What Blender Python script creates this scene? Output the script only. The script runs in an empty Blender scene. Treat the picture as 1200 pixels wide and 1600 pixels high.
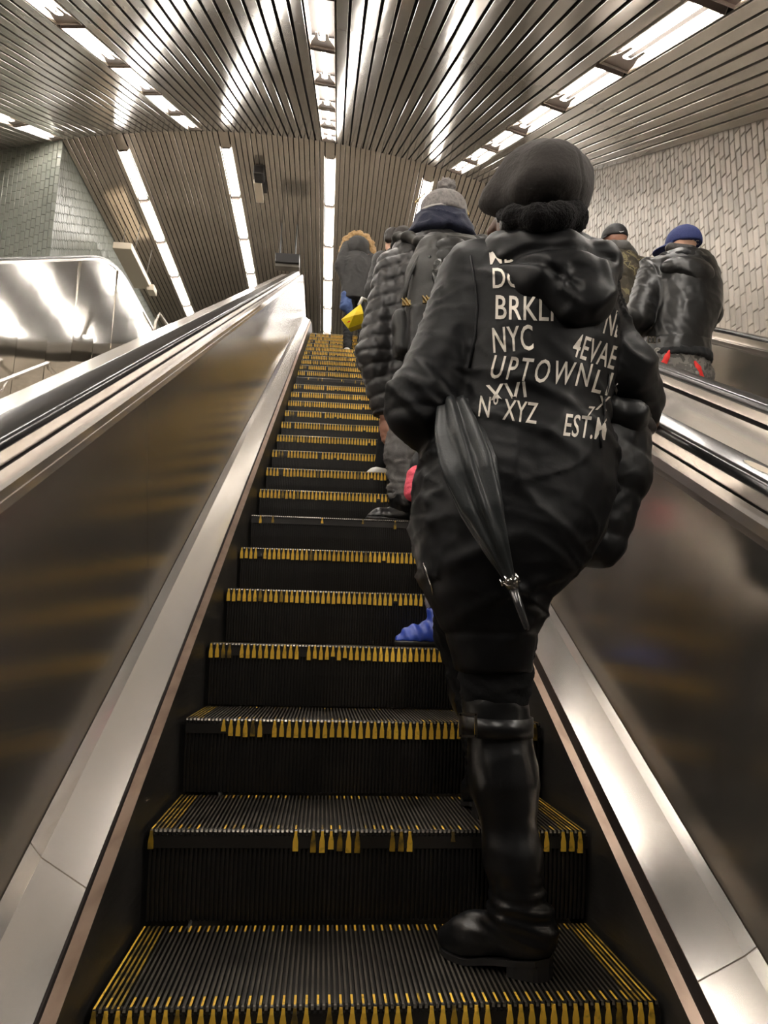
import bpy, bmesh, math, random
import numpy as np
from mathutils import Vector, Matrix
from mathutils.bvhtree import BVHTree

# ---------------------------------------------------------------- camera, world, exposure
SC = bpy.context.scene
CAM = np.array([-0.13471, -1.38844, 0.62980])
YAW, PITCH, ROLL, FPX = 0.0800645, 0.1765785, 0.0242810, 1123.25
_f = np.array([math.sin(YAW) * math.cos(PITCH), math.cos(YAW) * math.cos(PITCH), math.sin(PITCH)])
_r0 = np.array([math.cos(YAW), -math.sin(YAW), 0.0])
_u0 = np.cross(_r0, _f)
RGT = math.cos(ROLL) * _r0 + math.sin(ROLL) * _u0
UPV = -math.sin(ROLL) * _r0 + math.cos(ROLL) * _u0
cam_data = bpy.data.cameras.new('camera')
cam = bpy.data.objects.new('camera', cam_data)
SC.collection.objects.link(cam)
cam.matrix_world = Matrix(((RGT[0], UPV[0], -_f[0], CAM[0]), (RGT[1], UPV[1], -_f[1], CAM[1]),
                           (RGT[2], UPV[2], -_f[2], CAM[2]), (0, 0, 0, 1)))
cam_data.sensor_fit = 'VERTICAL'
cam_data.sensor_height = 36.0
cam_data.lens = FPX / 1600.0 * 36.0
cam_data.clip_start = 0.02
SC.camera = cam

world = bpy.data.worlds.new('world')
SC.world = world
world.use_nodes = True
world.node_tree.nodes['Background'].inputs[0].default_value = (0.9, 0.82, 0.72, 1)
world.node_tree.nodes['Background'].inputs[1].default_value = 0.02
SC.view_settings.view_transform = 'Standard'
SC.view_settings.look = 'None'
SC.view_settings.gamma = 1.0
SC.view_settings.use_curve_mapping = False
SC.view_settings.exposure = 2.6
TUBE_POWER = 16.0
BAR_POWER = 5.0
LIGHT_RGB = (1.0, 0.945, 0.87)
cy = SC.cycles
cy.use_denoising = True
cy.max_bounces = 10
cy.glossy_bounces = 6
cy.diffuse_bounces = 4
cy.sample_clamp_indirect = 6.0
cy.caustics_reflective = True
cy.blur_glossy = 0.6

# ---------------------------------------------------------------- helpers
PI = math.pi
T30 = math.tan(math.radians(30))
C30, S30 = math.cos(math.radians(30)), 0.5
PIT = 0.406
RUN, RISE = PIT * C30, PIT * S30
COL = SC.collection
random.seed(4)

def ray(px, py):
    return _f + RGT * (px - 600) / FPX + UPV * (800 - py) / FPX
def at_y(px, py, y):
    v = ray(px, py); return CAM + v * (y - CAM[1]) / v[1]
def at_z(px, py, z):
    v = ray(px, py); return CAM + v * (z - CAM[2]) / v[2]
def at_x(px, py, x):
    v = ray(px, py); return CAM + v * (x - CAM[0]) / v[0]

def link(o, parent=None):
    COL.objects.link(o)
    if parent is not None:
        o.parent = parent
        o.matrix_parent_inverse = parent.matrix_world.inverted() if False else Matrix()
    return o
def tag(o, label=None, cat=None, group=None, kind=None):
    if label: o['label'] = label
    if cat: o['category'] = cat
    if group: o['group'] = group
    if kind: o['kind'] = kind
    return o
def empty(name, label, cat, loc=(0, 0, 0), group=None):
    o = bpy.data.objects.new(name, None)
    o.empty_display_size = 0.05
    o.location = loc
    COL.objects.link(o)
    return tag(o, label, cat, group)
def mesh(name, verts, faces, mats, smooth=False, midx=None):
    me = bpy.data.meshes.new(name)
    me.from_pydata([tuple(map(float, v)) for v in verts] if not isinstance(verts, list) else verts, [], faces)
    for m in (mats if isinstance(mats, (list, tuple)) else [mats]):
        me.materials.append(m)
    if midx is not None:
        me.polygons.foreach_set('material_index', midx)
    if smooth:
        me.polygons.foreach_set('use_smooth', [True] * len(me.polygons))
    me.update()
    return me
def obj(name, me, parent=None, loc=None):
    """link mesh me as one object; vertices are in world space unless loc is given"""
    o = bpy.data.objects.new(name, me)
    if loc is not None: o.location = loc
    COL.objects.link(o)
    if parent is not None:
        o.parent = parent
        if loc is None and parent.type == 'EMPTY':
            o.location = -Vector(parent.location)
    return o

class MB:
    """collects boxes, tubes and prisms into one mesh"""
    def __init__(s): s.v = []; s.f = []; s.m = []
    def add(s, v, f, mi=0):
        n = len(s.v); s.v += [tuple(map(float, q)) for q in v]
        s.f += [tuple(i + n for i in q) for q in f]; s.m += [mi] * len(f)
    def box(s, c, d, rot=None, mi=0, bev=0.0):
        hx, hy, hz = d[0] / 2, d[1] / 2, d[2] / 2
        if bev > 0:
            bm = bmesh.new()
            bmesh.ops.create_cube(bm, size=1, matrix=Matrix.Diagonal((d[0], d[1], d[2], 1)))
            bmesh.ops.bevel(bm, geom=bm.edges[:], offset=bev, segments=2, profile=0.6, affect='EDGES')
            bm.verts.index_update()
            v = [tuple(x.co) for x in bm.verts]; f = [tuple(x.index for x in p.verts) for p in bm.faces]; bm.free()
        else:
            v = [(x, y, z) for x in (-hx, hx) for y in (-hy, hy) for z in (-hz, hz)]
            f = [(0, 1, 3, 2), (4, 6, 7, 5), (0, 4, 5, 1), (2, 3, 7, 6), (0, 2, 6, 4), (1, 5, 7, 3)]
        M = rot if rot is not None else Matrix.Identity(3)
        s.add([tuple(M @ Vector(q) + Vector(c)) for q in v], f, mi)
    def tube(s, pts, r, n=10, mi=0, caps=True):
        pts = [Vector(p) for p in pts]
        rr = r if isinstance(r, (list, tuple)) else [r] * len(pts)
        v = []; f = []
        up = None
        for i, p in enumerate(pts):
            t = (pts[min(i + 1, len(pts) - 1)] - pts[max(i - 1, 0)]).normalized()
            if up is None:
                up = Vector((0, 0, 1)) if abs(t.z) < .9 else Vector((1, 0, 0))
            a = t.cross(up).normalized(); b = a.cross(t).normalized(); up = b
            for k in range(n):
                g = 2 * PI * k / n
                v.append(p + (a * math.cos(g) + b * math.sin(g)) * rr[i])
        for i in range(len(pts) - 1):
            for k in range(n):
                f.append((i * n + k, i * n + (k + 1) % n, (i + 1) * n + (k + 1) % n, (i + 1) * n + k))
        if caps:
            f.append(tuple(range(n - 1, -1, -1))); f.append(tuple((len(pts) - 1) * n + k for k in range(n)))
        s.add(v, f, mi)
    def prism(s, poly, a, b, fn, mi=0):
        """poly (u,v) extruded from w=a to w=b, fn(u,v,w) -> xyz"""
        n = len(poly)
        v = [fn(u, w, a) for u, w in poly] + [fn(u, w, b) for u, w in poly]
        f = [tuple(range(n)), tuple(range(2 * n - 1, n - 1, -1))]
        f += [(i, i + n, (i + 1) % n + n, (i + 1) % n) for i in range(n)]
        s.add(v, f, mi)
    def mesh(s, name, mats, smooth=False):
        return mesh(name, s.v, s.f, mats, smooth, s.m)
    def build(s, name, mats, parent=None, smooth=False, loc=None):
        return obj(name, s.mesh(name, mats, smooth), parent, loc)

YB = 10.0                      # the incline meets the upper landing here
ZB = YB * T30
def zpath(y, r=0.5, yb=YB):
    """height of the nosing line: incline, a short curve, then level"""
    if y <= yb - r: return y * T30
    if y >= yb + r: return yb * T30
    a = (y - (yb - r)) / (2 * r)
    return (yb - r) * T30 + 2 * r * T30 * (a - a * a / 2)
def extrude(name, prof, y0, y1, mats, parent=None, closed=True, zf=zpath, smooth=False, r=0.5, yb=YB, caps=True):
    ys = [y0]
    for k in range(9):
        y = yb - r + 2 * r * k / 8
        if y0 < y < y1: ys.append(y)
    ys.append(y1)
    v = []; f = []
    n = len(prof)
    for y in ys:
        z = zf(y, r, yb) if zf is zpath else zf(y)
        v += [(x, y, z + h) for x, h in prof]
    for i in range(len(ys) - 1):
        for k in range(n if closed else n - 1):
            f.append((i * n + k, i * n + (k + 1) % n, (i + 1) * n + (k + 1) % n, (i + 1) * n + k))
    if closed and caps:
        f.append(tuple(range(n - 1, -1, -1))); f.append(tuple((len(ys) - 1) * n + k for k in range(n)))
    me = mesh(name, v, f, mats, smooth)
    bm = bmesh.new(); bm.from_mesh(me); bmesh.ops.recalc_face_normals(bm, faces=bm.faces[:]); bm.to_mesh(me); bm.free()
    return obj(name, me, parent)

# ---------------------------------------------------------------- materials
def mat(name, rgb, rough=0.5, metal=0.0, spec=0.5, bump=None, var=None, aniso=0.0, sheen=0.0, coat=0.0):
    """bump=(scale vec, strength, detail); var=(scale vec, rgb2, low, high) mixes a second colour by noise"""
    m = bpy.data.materials.new(name); m.use_nodes = True
    nt = m.node_tree; b = nt.nodes['Principled BSDF']
    b.inputs['Base Color'].default_value = (*rgb, 1)
    b.inputs['Roughness'].default_value = rough
    b.inputs['Metallic'].default_value = metal
    b.inputs['Specular IOR Level'].default_value = spec
    if aniso: b.inputs['Anisotropic'].default_value = aniso
    if sheen: b.inputs['Sheen Weight'].default_value = sheen
    if coat: b.inputs['Coat Weight'].default_value = coat; b.inputs['Coat Roughness'].default_value = 0.2
    if bump or var:
        tc = nt.nodes.new('ShaderNodeTexCoord')
    def noise(scale, detail=3.0):
        mp = nt.nodes.new('ShaderNodeMapping'); mp.inputs['Scale'].default_value = scale
        nz = nt.nodes.new('ShaderNodeTexNoise'); nz.inputs['Scale'].default_value = 1.0; nz.inputs['Detail'].default_value = detail
        nt.links.new(tc.outputs['Object'], mp.inputs[0]); nt.links.new(mp.outputs[0], nz.inputs['Vector'])
        return nz
    if bump:
        nz = noise(bump[0], bump[2] if len(bump) > 2 else 3.0)
        bp = nt.nodes.new('ShaderNodeBump'); bp.inputs['Strength'].default_value = bump[1]; bp.inputs['Distance'].default_value = bump[3] if len(bump) > 3 else 0.01
        nt.links.new(nz.outputs['Fac'], bp.inputs['Height']); nt.links.new(bp.outputs[0], b.inputs['Normal'])
    if var:
        nz = noise(var[0], 4.0)
        rp = nt.nodes.new('ShaderNodeValToRGB')
        rp.color_ramp.elements[0].position = var[2]; rp.color_ramp.elements[0].color = (*rgb, 1)
        rp.color_ramp.elements[1].position = var[3]; rp.color_ramp.elements[1].color = (*var[1], 1)
        nt.links.new(nz.outputs['Fac'], rp.inputs[0]); nt.links.new(rp.outputs[0], b.inputs['Base Color'])
    return m
def emit(name, rgb, power):
    m = bpy.data.materials.new(name); m.use_nodes = True
    b = m.node_tree.nodes['Principled BSDF']
    b.inputs['Base Color'].default_value = (0.9, 0.9, 0.9, 1)
    b.inputs['Emission Color'].default_value = (*rgb, 1); b.inputs['Emission Strength'].default_value = power
    return m

M = {}
M['slat'] = mat('polished_slat', (0.58, 0.54, 0.485), 0.12, 0.55, bump=((5, 1.2, 5), 0.10, 2.0, 0.02), var=((3, .5, 3), (0.47, 0.435, 0.385), .4, .7))
M['slat_far'] = mat('bronze_slat', (0.55, 0.485, 0.41), 0.13, 0.75, bump=((4, 1.0, 4), 0.08, 2.0, 0.02), var=((2, .6, 2), (0.48, 0.425, 0.35), .4, .7))
M['plenum'] = mat('dark_plenum', (0.012, 0.009, 0.008), 0.9)
M['trough'] = mat('white_trough', (0.78, 0.70, 0.62), 0.45)
M['bracket'] = mat('lamp_bracket', (0.30, 0.25, 0.22), 0.5, 0.3)
M['tube'] = emit('lamp_tube', LIGHT_RGB, TUBE_POWER)
M['bar'] = emit('lamp_bar', LIGHT_RGB, BAR_POWER)
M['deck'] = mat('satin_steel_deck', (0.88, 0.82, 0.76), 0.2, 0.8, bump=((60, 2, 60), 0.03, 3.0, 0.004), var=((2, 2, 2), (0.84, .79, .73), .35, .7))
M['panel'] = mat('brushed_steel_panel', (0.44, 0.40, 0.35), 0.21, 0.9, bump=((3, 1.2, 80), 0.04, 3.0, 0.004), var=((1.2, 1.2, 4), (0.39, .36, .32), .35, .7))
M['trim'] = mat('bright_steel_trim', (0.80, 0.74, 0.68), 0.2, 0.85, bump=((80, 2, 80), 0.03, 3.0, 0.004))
M['copper'] = mat('worn_bronze_strip', (0.56, 0.42, 0.33), 0.38, 0.75, bump=((30, 3, 30), 0.12, 3.0), var=((20, 2, 20), (0.40, 0.29, 0.22), .45, .7))
M['skirt'] = mat('black_skirt', (0.028, 0.026, 0.024), 0.42, 0.0, bump=((40, 6, 40), 0.15, 4.0), var=((6, 6, 6), (0.05, 0.045, 0.04), .4, .7))
M['gap'] = mat('dark_gap', (0.02, 0.014, 0.012), 0.6)
M['rubber'] = mat('handrail_rubber', (0.022, 0.021, 0.022), 0.22, 0.0, 0.8, coat=0.6)
M['mirror'] = mat('mirror_steel', (0.74, 0.71, 0.66), 0.10, 1.0, bump=((.25, .9, 1.5), 0.09, 1.0, 0.05))
M['cleat'] = mat('step_metal', (0.16, 0.138, 0.112), 0.42, 0.7, var=((9, 9, 9), (0.085, 0.073, 0.06), .4, .65))
M['cleat_dark'] = mat('step_dark', (0.022, 0.019, 0.016), 0.5, 0.3)
M['cleat_edge'] = mat('step_nosing', (0.30, 0.27, 0.23), 0.3, 0.9)
M['riser'] = mat('step_riser', (0.022, 0.020, 0.018), 0.4, 0.3, var=((12, 12, 3), (0.036, 0.031, 0.026), .45, .7))
M['yellow'] = mat('worn_yellow_paint', (0.92, 0.56, 0.06), 0.5, var=((60, 60, 60), (0.50, 0.28, 0.03), .55, .72))
M['yellow_dirty'] = mat('dirty_yellow_paint', (0.40, 0.24, 0.02), 0.5, var=((30, 30, 30), (0.10, 0.07, 0.02), .42, .62))
M['tile'] = mat('glazed_tile', (0.42, 0.385, 0.34), 0.32, 0.0, 0.4, var=((7, 7, 3), (0.32, 0.295, 0.26), .35, .7), bump=((25, 25, 8), .10))
M['tile2'] = mat('glazed_tile_light', (0.48, 0.44, 0.39), 0.30, 0.0, 0.4, var=((7, 7, 3), (0.38, 0.35, 0.305), .35, .7), bump=((25, 25, 8), .10))
M['tile_left'] = mat('grey_green_tile', (0.20, 0.212, 0.185), 0.3, 0.0, 0.5, var=((5, 5, 2), (0.17, 0.18, 0.155), .35, .7))
M['grout'] = mat('grout', (0.26, 0.235, 0.205), 0.9)
M['concrete'] = mat('dark_concrete', (0.16, 0.145, 0.125), 0.8, var=((3, 3, 3), (0.11, 0.10, 0.085), .4, .6))
M['terrazzo'] = mat('stair_terrazzo', (0.46, 0.41, 0.34), 0.5, var=((20, 20, 20), (0.36, 0.32, 0.27), .4, .6))
M['chrome'] = mat('chrome', (0.75, 0.73, 0.70), 0.12, 1.0)
M['beige'] = mat('beige_plastic', (0.55, 0.48, 0.38), 0.5)
M['black_plastic'] = mat('black_plastic', (0.015, 0.014, 0.014), 0.45)
# ---------------------------------------------------------------- setting: vault, walls, floors
AX, AH, AR2 = -1.6, 3.53, 25.8
def arch(x): return AH - (x - AX) ** 2 / AR2
def arch_d(x): return -2 * (x - AX) / AR2
XL, XLF, XR = -6.4, -4.9, 3.02
def backing(name, xa, xb, ya, yb, zf, up):
    n = 24; v = []; f = []
    for i in range(n + 1):
        x = xa + (xb - xa) * i / n
        for y in (ya, yb):
            v.append((x, y, zf(y) + arch(x) + up)); 
        for y in (ya, yb):
            v.append((x, y, zf(y) + arch(x) + up + .05))
    for i in range(n):
        a, b = 4 * i, 4 * i + 4
        f += [(a, b, b + 1, a + 1), (a + 2, a + 3, b + 3, b + 2)]
    return mesh(name, v, f, M['plenum'])
ceil_in = obj('ceiling', backing('ceiling', XL, XR, -6.0, YB, lambda y: y * T30, .13)); tag(ceil_in, kind='structure')
ceil_in['label'] = 'sloping vaulted ceiling of polished metal slats above the escalators'
ceil_far = obj('ceiling', backing('ceiling', XLF, XR, YB, 25, lambda y: ZB, .12)); tag(ceil_far, kind='structure')
ceil_far['label'] = 'level vaulted ceiling of bronze slats above the upper landing'
def slat_mesh(w, L, m, sign):
    prof = [(-w / 2, .022), (-w / 2, .003), (-w / 2 + .003, 0), (w / 2 - .003, 0), (w / 2, .003), (w / 2, .022)]
    mb = MB(); n = len(prof); seg = 6
    v = [(x, sign * L * i / seg, z) for i in range(seg + 1) for x, z in prof]
    f = [(i * n + k, i * n + k + 1, (i + 1) * n + k + 1, (i + 1) * n + k) for i in range(seg) for k in range(n - 1)]
    mb.add(v, f); return mb.mesh('slat', m)
STRIPS_IN = [(-4.93, .2), (-2.66, .22), (-0.347, .229), (1.885, .225)]
STRIPS_FAR = [(-3.98, .17), (-2.2, .17), (-0.33, .17), (1.47, .17)]
def frame_at(x, along, h=None):
    """rotation with local x across the vault, local y along it, local z out of it"""
    al = Vector(along).normalized()
    ac = Vector((1, 0, arch_d(x)))
    ac = (ac - al * ac.dot(al)).normalized()
    return Matrix((ac, al, ac.cross(al))).transposed()
def slats(parent, me, xa, xb, pitch, strips, along):
    cuts_ = [xa] + [q for s, w in strips for q in (s - w / 2 - .008, s + w / 2 + .008)] + [xb]
    xs = []
    for a, b in zip(cuts_[::2], cuts_[1::2]):
        n = max(1, round((b - a) * math.sqrt(1 + arch_d((a + b) / 2) ** 2) / pitch))
        xs += [a + (b - a) * (i + .5) / n for i in range(n)]
    for x in xs:
        if True:
            o = bpy.data.objects.new('slat', me); COL.objects.link(o); o.parent = parent
            R = frame_at(x, along).to_4x4()
            R.translation = Vector((x, YB, ZB + arch(x)))
            tw = Matrix.Rotation(random.uniform(-.012, .012), 4, 'Y')
            o.matrix_world = R @ tw
D_IN, D_FAR = (0, C30, S30), (0, 1, 0)
me_in = slat_mesh(.094, 18.3, M['slat'], -1)
# polished slats are laid out from each lamp strip outwards so that no slat hides a lamp
bounds = [XL] + [s for s, w in STRIPS_IN] + [XR]
slats(ceil_in, me_in, XL + .03, XR - .02, .119, STRIPS_IN, D_IN)
me_far = slat_mesh(.078, 14.5, M['slat_far'], 1)
slats(ceil_far, me_far, XLF + .02, XR - .02, .0925, STRIPS_FAR, D_FAR)

# lamps in the sloping vault: open troughs with a tube and a forked bracket at the lower end
def lamp_incline(x, s0, name_label, w, k):
    """s0 distance of the unit's upper end below the bend, along the slope"""
    L = 1.46
    R = frame_at(x, D_IN).to_4x4()
    R.translation = Vector((x, YB, ZB + arch(x))) - Vector(D_IN) * s0
    e = empty('ceiling_light', name_label, 'light', group='tube lights in the sloping vault')
    e.matrix_world = R
    def child(nm, mb, m):
        me = mb if not isinstance(mb, MB) else mb.mesh(nm, m)
        o = bpy.data.objects.new(nm, me); COL.objects.link(o); o.parent = e; return o
    key = round(w, 3)
    if key not in LAMP:
        t = MB(); hw = w / 2
        t.prism([(-hw, 0), (-hw, .115), (hw, .115), (hw, 0), (hw + .006, 0), (hw + .006, .121), (-hw - .006, .121), (-hw - .006, 0)], -L, 0, lambda u, v, q: (u, q, v))
        t2 = MB(); t2.tube([(0, -L + .05, .058), (0, -.05, .058)], .021, 12)
        b = MB()
        fork = [(-hw * .9, .03), (-hw * .55, .03), (-hw * .3, .085), (-.03, .062), (.03, .062), (hw * .3, .085), (hw * .55, .03), (hw * .9, .03), (hw * .9, .112), (-hw * .9, .112)]
        fork = [(-hw, .012), (-hw * .42, .05), (-hw * .36, .02), (-.028, .02), (-.026, .05), (0, .066), (.026, .05), (.028, .02), (hw * .36, .02), (hw * .42, .05), (hw, .012), (hw, .113), (-hw, .113)]
        plate = [(-hw, 0), (hw, 0), (hw * .92, -.12), (.066, -.30), (.058, -.46), (.036, -.46), (.033, -.25), (.018, -.215), (-.018, -.215), (-.033, -.25), (-.036, -.46), (-.058, -.46), (-.066, -.30), (-hw * .92, -.12)]
        b.prism(plate, .018, .024, lambda u, v, q: (u, v, q))
        b2 = MB(); b2.prism(fork, -L + .03, -L + .055, lambda u, v, q: (u, q, v))
        p = MB(); p.box((0, -.004, .05), (w, .008, .1)); p2 = MB(); p2.box((0, -L + .004, .05), (w, .008, .1))
        LAMP[key] = (t.mesh('lamp_trough', M['trough']), t2.mesh('lamp_tube', M['tube'], True), b.mesh('lamp_bracket', M['bracket']), b2.mesh('lamp_bracket', M['bracket']), p.mesh('end_plate', M['bracket']), p2.mesh('end_plate', M['bracket']))
    for nm, me in zip(('lamp_trough', 'lamp_tube', 'lamp_bracket', 'lamp_bracket', 'end_plate', 'end_plate'), LAMP[key]):
        child(nm, me, None)
LAMP = {}
ORD = ['first', 'second', 'third', 'fourth', 'fifth', 'sixth', 'seventh', 'eighth', 'ninth', 'tenth', 'eleventh', 'twelfth']
STRIPN = ['far left sloping strip', 'left sloping strip', 'middle sloping strip', 'right sloping strip']
for si, (x, w) in enumerate(STRIPS_IN):
    for k in range(9):
        lamp_incline(x, .05 + 1.56 * k, 'glowing tube light, %s down from the bend in the %s' % (ORD[k], STRIPN[si]), w, k)
# flush lamps in the level vault
STRIPF = ['leftmost level strip', 'second level strip from left', 'level strip above the steps', 'level strip behind the bobble hat']
bar = MB(); bar.box((0, .72, .018), (.15, 1.42, .03), bev=.008)
me_bar = bar.mesh('diffuser', M['bar'])
hs = MB(); hs.box((0, .76, .06), (.168, 1.52, .06)); hs.box((0, .005, .012), (.15, .012, .035)); hs.box((-.045, .02, 0), (.012, .03, .02)); hs.box((.045, .02, 0), (.012, .03, .02))
me_hs = hs.mesh('housing', M['bracket'])
for si, (x, w) in enumerate(STRIPS_FAR):
    for k in range(6):
        R = frame_at(x, D_FAR).to_4x4()
        R.translation = Vector((x, YB + .42 + 1.53 * k, ZB + arch(x) - .012))
        e = empty('ceiling_light', 'flush white light, %s from the bend in the %s' % (ORD[k], STRIPF[si]), 'light', group='tube lights in the level vault')
        e.matrix_world = R
        for nm, me in (('diffuser', me_bar), ('housing', me_hs)):
            o = bpy.data.objects.new(nm, me); COL.objects.link(o); o.parent = e
    # filler strip ahead of the first lamp
    f = MB(); f.box((0, .205, .004), (.165, .41, .008))
    o = f.build('slat', M['slat_far']); o.parent = ceil_far
    R = frame_at(x, D_FAR).to_4x4(); R.translation = Vector((x, YB, ZB + arch(x))); o.matrix_world = R

# right wall: grout sheet with upright tiles in staggered columns
def slab(name, pts, m, th, nrm):
    n = Vector(nrm) * th
    v = [Vector(p) for p in pts] + [Vector(p) + n for p in pts]
    k = len(pts)
    f = [tuple(range(k)), tuple(range(2 * k - 1, k - 1, -1))] + [(i, i + k, (i + 1) % k + k, (i + 1) % k) for i in range(k)]
    return obj(name, mesh(name, [tuple(q) for q in v], f, m))
wall_r = tag(slab('wall_right', [(XR, -6.5, -5.5), (XR, 25, ZB - 1), (XR, 25, ZB + 4.5), (XR, YB, ZB + 4.5), (XR, -6.5, -6.5 * T30 + 4.2)], M['grout'], .2, (1, 0, 0)), kind='structure')
TW, TL = .0735, .165
rt = random.Random(11)
tile_mb = MB(); tb = []
def tile_v(y, z, x0=XR, w=TW, l=TL, d=.012):
    a = rt.uniform(-.0013, .0013); b = rt.uniform(-.0013, .0013); p = rt.uniform(.75, 1.0) * d
    g = .0025; iy = .006; 
    q = [(y + g, z + g), (y + w - g, z + g), (y + w - g, z + l - g), (y + g, z + l - g)]
    qi = [(y + g + iy, z + g + iy), (y + w - g - iy, z + g + iy), (y + w - g - iy, z + l - g - iy), (y + g + iy, z + l - g - iy)]
    v = [(x0, yy, zz) for yy, zz in q]
    for i, (yy, zz) in enumerate(q): v.append((x0 - p * .55, yy, zz))
    off = (a + b, a - b, -a - b, b - a)
    for i, (yy, zz) in enumerate(qi): v.append((x0 - p + off[i], yy, zz))
    f = []
    for i in range(4):
        j = (i + 1) % 4
        f += [(i, j, j + 4, i + 4), (i + 4, j + 4, j + 8, i + 8)]
    f.append((8, 9, 10, 11))
    return v, [t[::-1] for t in f]
near = 0
y = 2.2; col = 0
while y < 24.5:
    zlo = min(y, YB) * T30 + .5; zhi = (min(y, YB)) * T30 + arch(XR) + .12
    z = zlo - (zlo % TL) - TL + (col * 0.5 % 1.0) * TL * .9 + rt.uniform(-.02, .02) + (col % 4) * .02
    while z < zhi:
        v, f = tile_v(y, z)
        m = rt.random() < .5
        if y < 5.2 and z > y * T30 + .85 and z < zhi and near < 290:
            near += 1
            me = mesh('tile', v, f, M['tile2'] if m else M['tile'])
            obj('tile', me, wall_r)
        else:
            tile_mb.add(v, f, 1 if m else 0)
        z += TL
    y += TW; col += 1
tag(tile_mb.build('tile_field', [M['tile'], M['tile2']], wall_r), kind='stuff')
# left walls: end wall across the bend, side wall of the upper landing, side wall of the lower hall
wl = tag(slab('wall_left', [(XL, YB, ZB - 3), (XLF, YB, ZB - 3), (XLF, YB, ZB + 3.4), (XL, YB, ZB + 3.1)], M['grout'], .2, (0, 1, 0)), kind='structure')
wl2 = tag(slab('wall_left', [(XLF, YB, ZB - 1), (XLF, 25, ZB - 1), (XLF, 25, ZB + 3.4), (XLF, YB, ZB + 3.4)], M['grout'], .2, (-1, 0, 0)), kind='structure')
tl = MB(); rt = random.Random(5)
x = XL; col = 0
while x < XLF - .01:
    z = ZB - .2 + (col % 4) * .045
    while z < ZB + arch(x) + .1:
        v, f = tile_v(x, z, 0)
        tl.add([(q[1], YB + q[0], q[2]) for q in v], [t[::-1] for t in f]); z += TL
    x += .0735; col += 1
tag(tl.build('tile_field', [M['tile_left']], wl), kind='stuff')
tl = MB(); y = YB; col = 0
while y < 24:
    z = ZB - .2 + (col % 4) * .045
    while z < ZB + arch(XLF) + .05:
        v, f = tile_v(y, z, 0)
        tl.add([(XLF - q[0], q[1], q[2]) for q in v], [t[::-1] for t in f]); z += TL
    y += .0735; col += 1
tag(tl.build('tile_field', [M['tile_left']], wl2), kind='stuff')
tag(slab('wall_left', [(XL, -6.5, -6.5), (XL, YB, ZB - 3), (XL, YB, ZB + 3.2), (XL, -6.5, -6.5 * T30 + 3.2)], M['tile_left'], .2, (-1, 0, 0)), kind='structure')
tag(slab('wall_back', [(XL, -6.5, -8), (XR, -6.5, -8), (XR, -6.5, 1.5), (XL, -6.5, 1.5)], M['concrete'], .2, (0, -1, 0)), kind='structure')
tag(slab('wall_far', [(XLF, 25, ZB - 1), (XR, 25, ZB - 1), (XR, 25, ZB + 4.5), (XLF, 25, ZB + 4.5)], M['tile_left'], .2, (0, 1, 0)), kind='structure')
tag(slab('floor', [(XLF, 11.2, ZB), (XR, 11.2, ZB), (XR, 25, ZB), (XLF, 25, ZB)], M['concrete'], .2, (0, 0, -1)), kind='structure')
tag(slab('floor', [(XL, -6.5, -4.2), (XR, -6.5, -4.2), (XR, 11.2, ZB - 1.2), (XL, 11.2, ZB - 1.2)], M['concrete'], .2, (0, 0, -1)), kind='structure')
# stair between the two balustrades on the left
st = []
y = -5.0
while y < 9.8:
    st += [(y, y * T30 - .95), (y, (y + .3) * T30 - .95)]; y += .3
st += [(11.2, st[-1][1])]
v = []; f = []
for yy, zz in st: v += [(-3.86, yy, zz), (-1.03, yy, zz)]
for i in range(len(st) - 1): f.append((2 * i, 2 * i + 1, 2 * i + 3, 2 * i + 2))
tag(obj('floor', mesh('floor', v, f, M['terrazzo'])), kind='structure')
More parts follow.
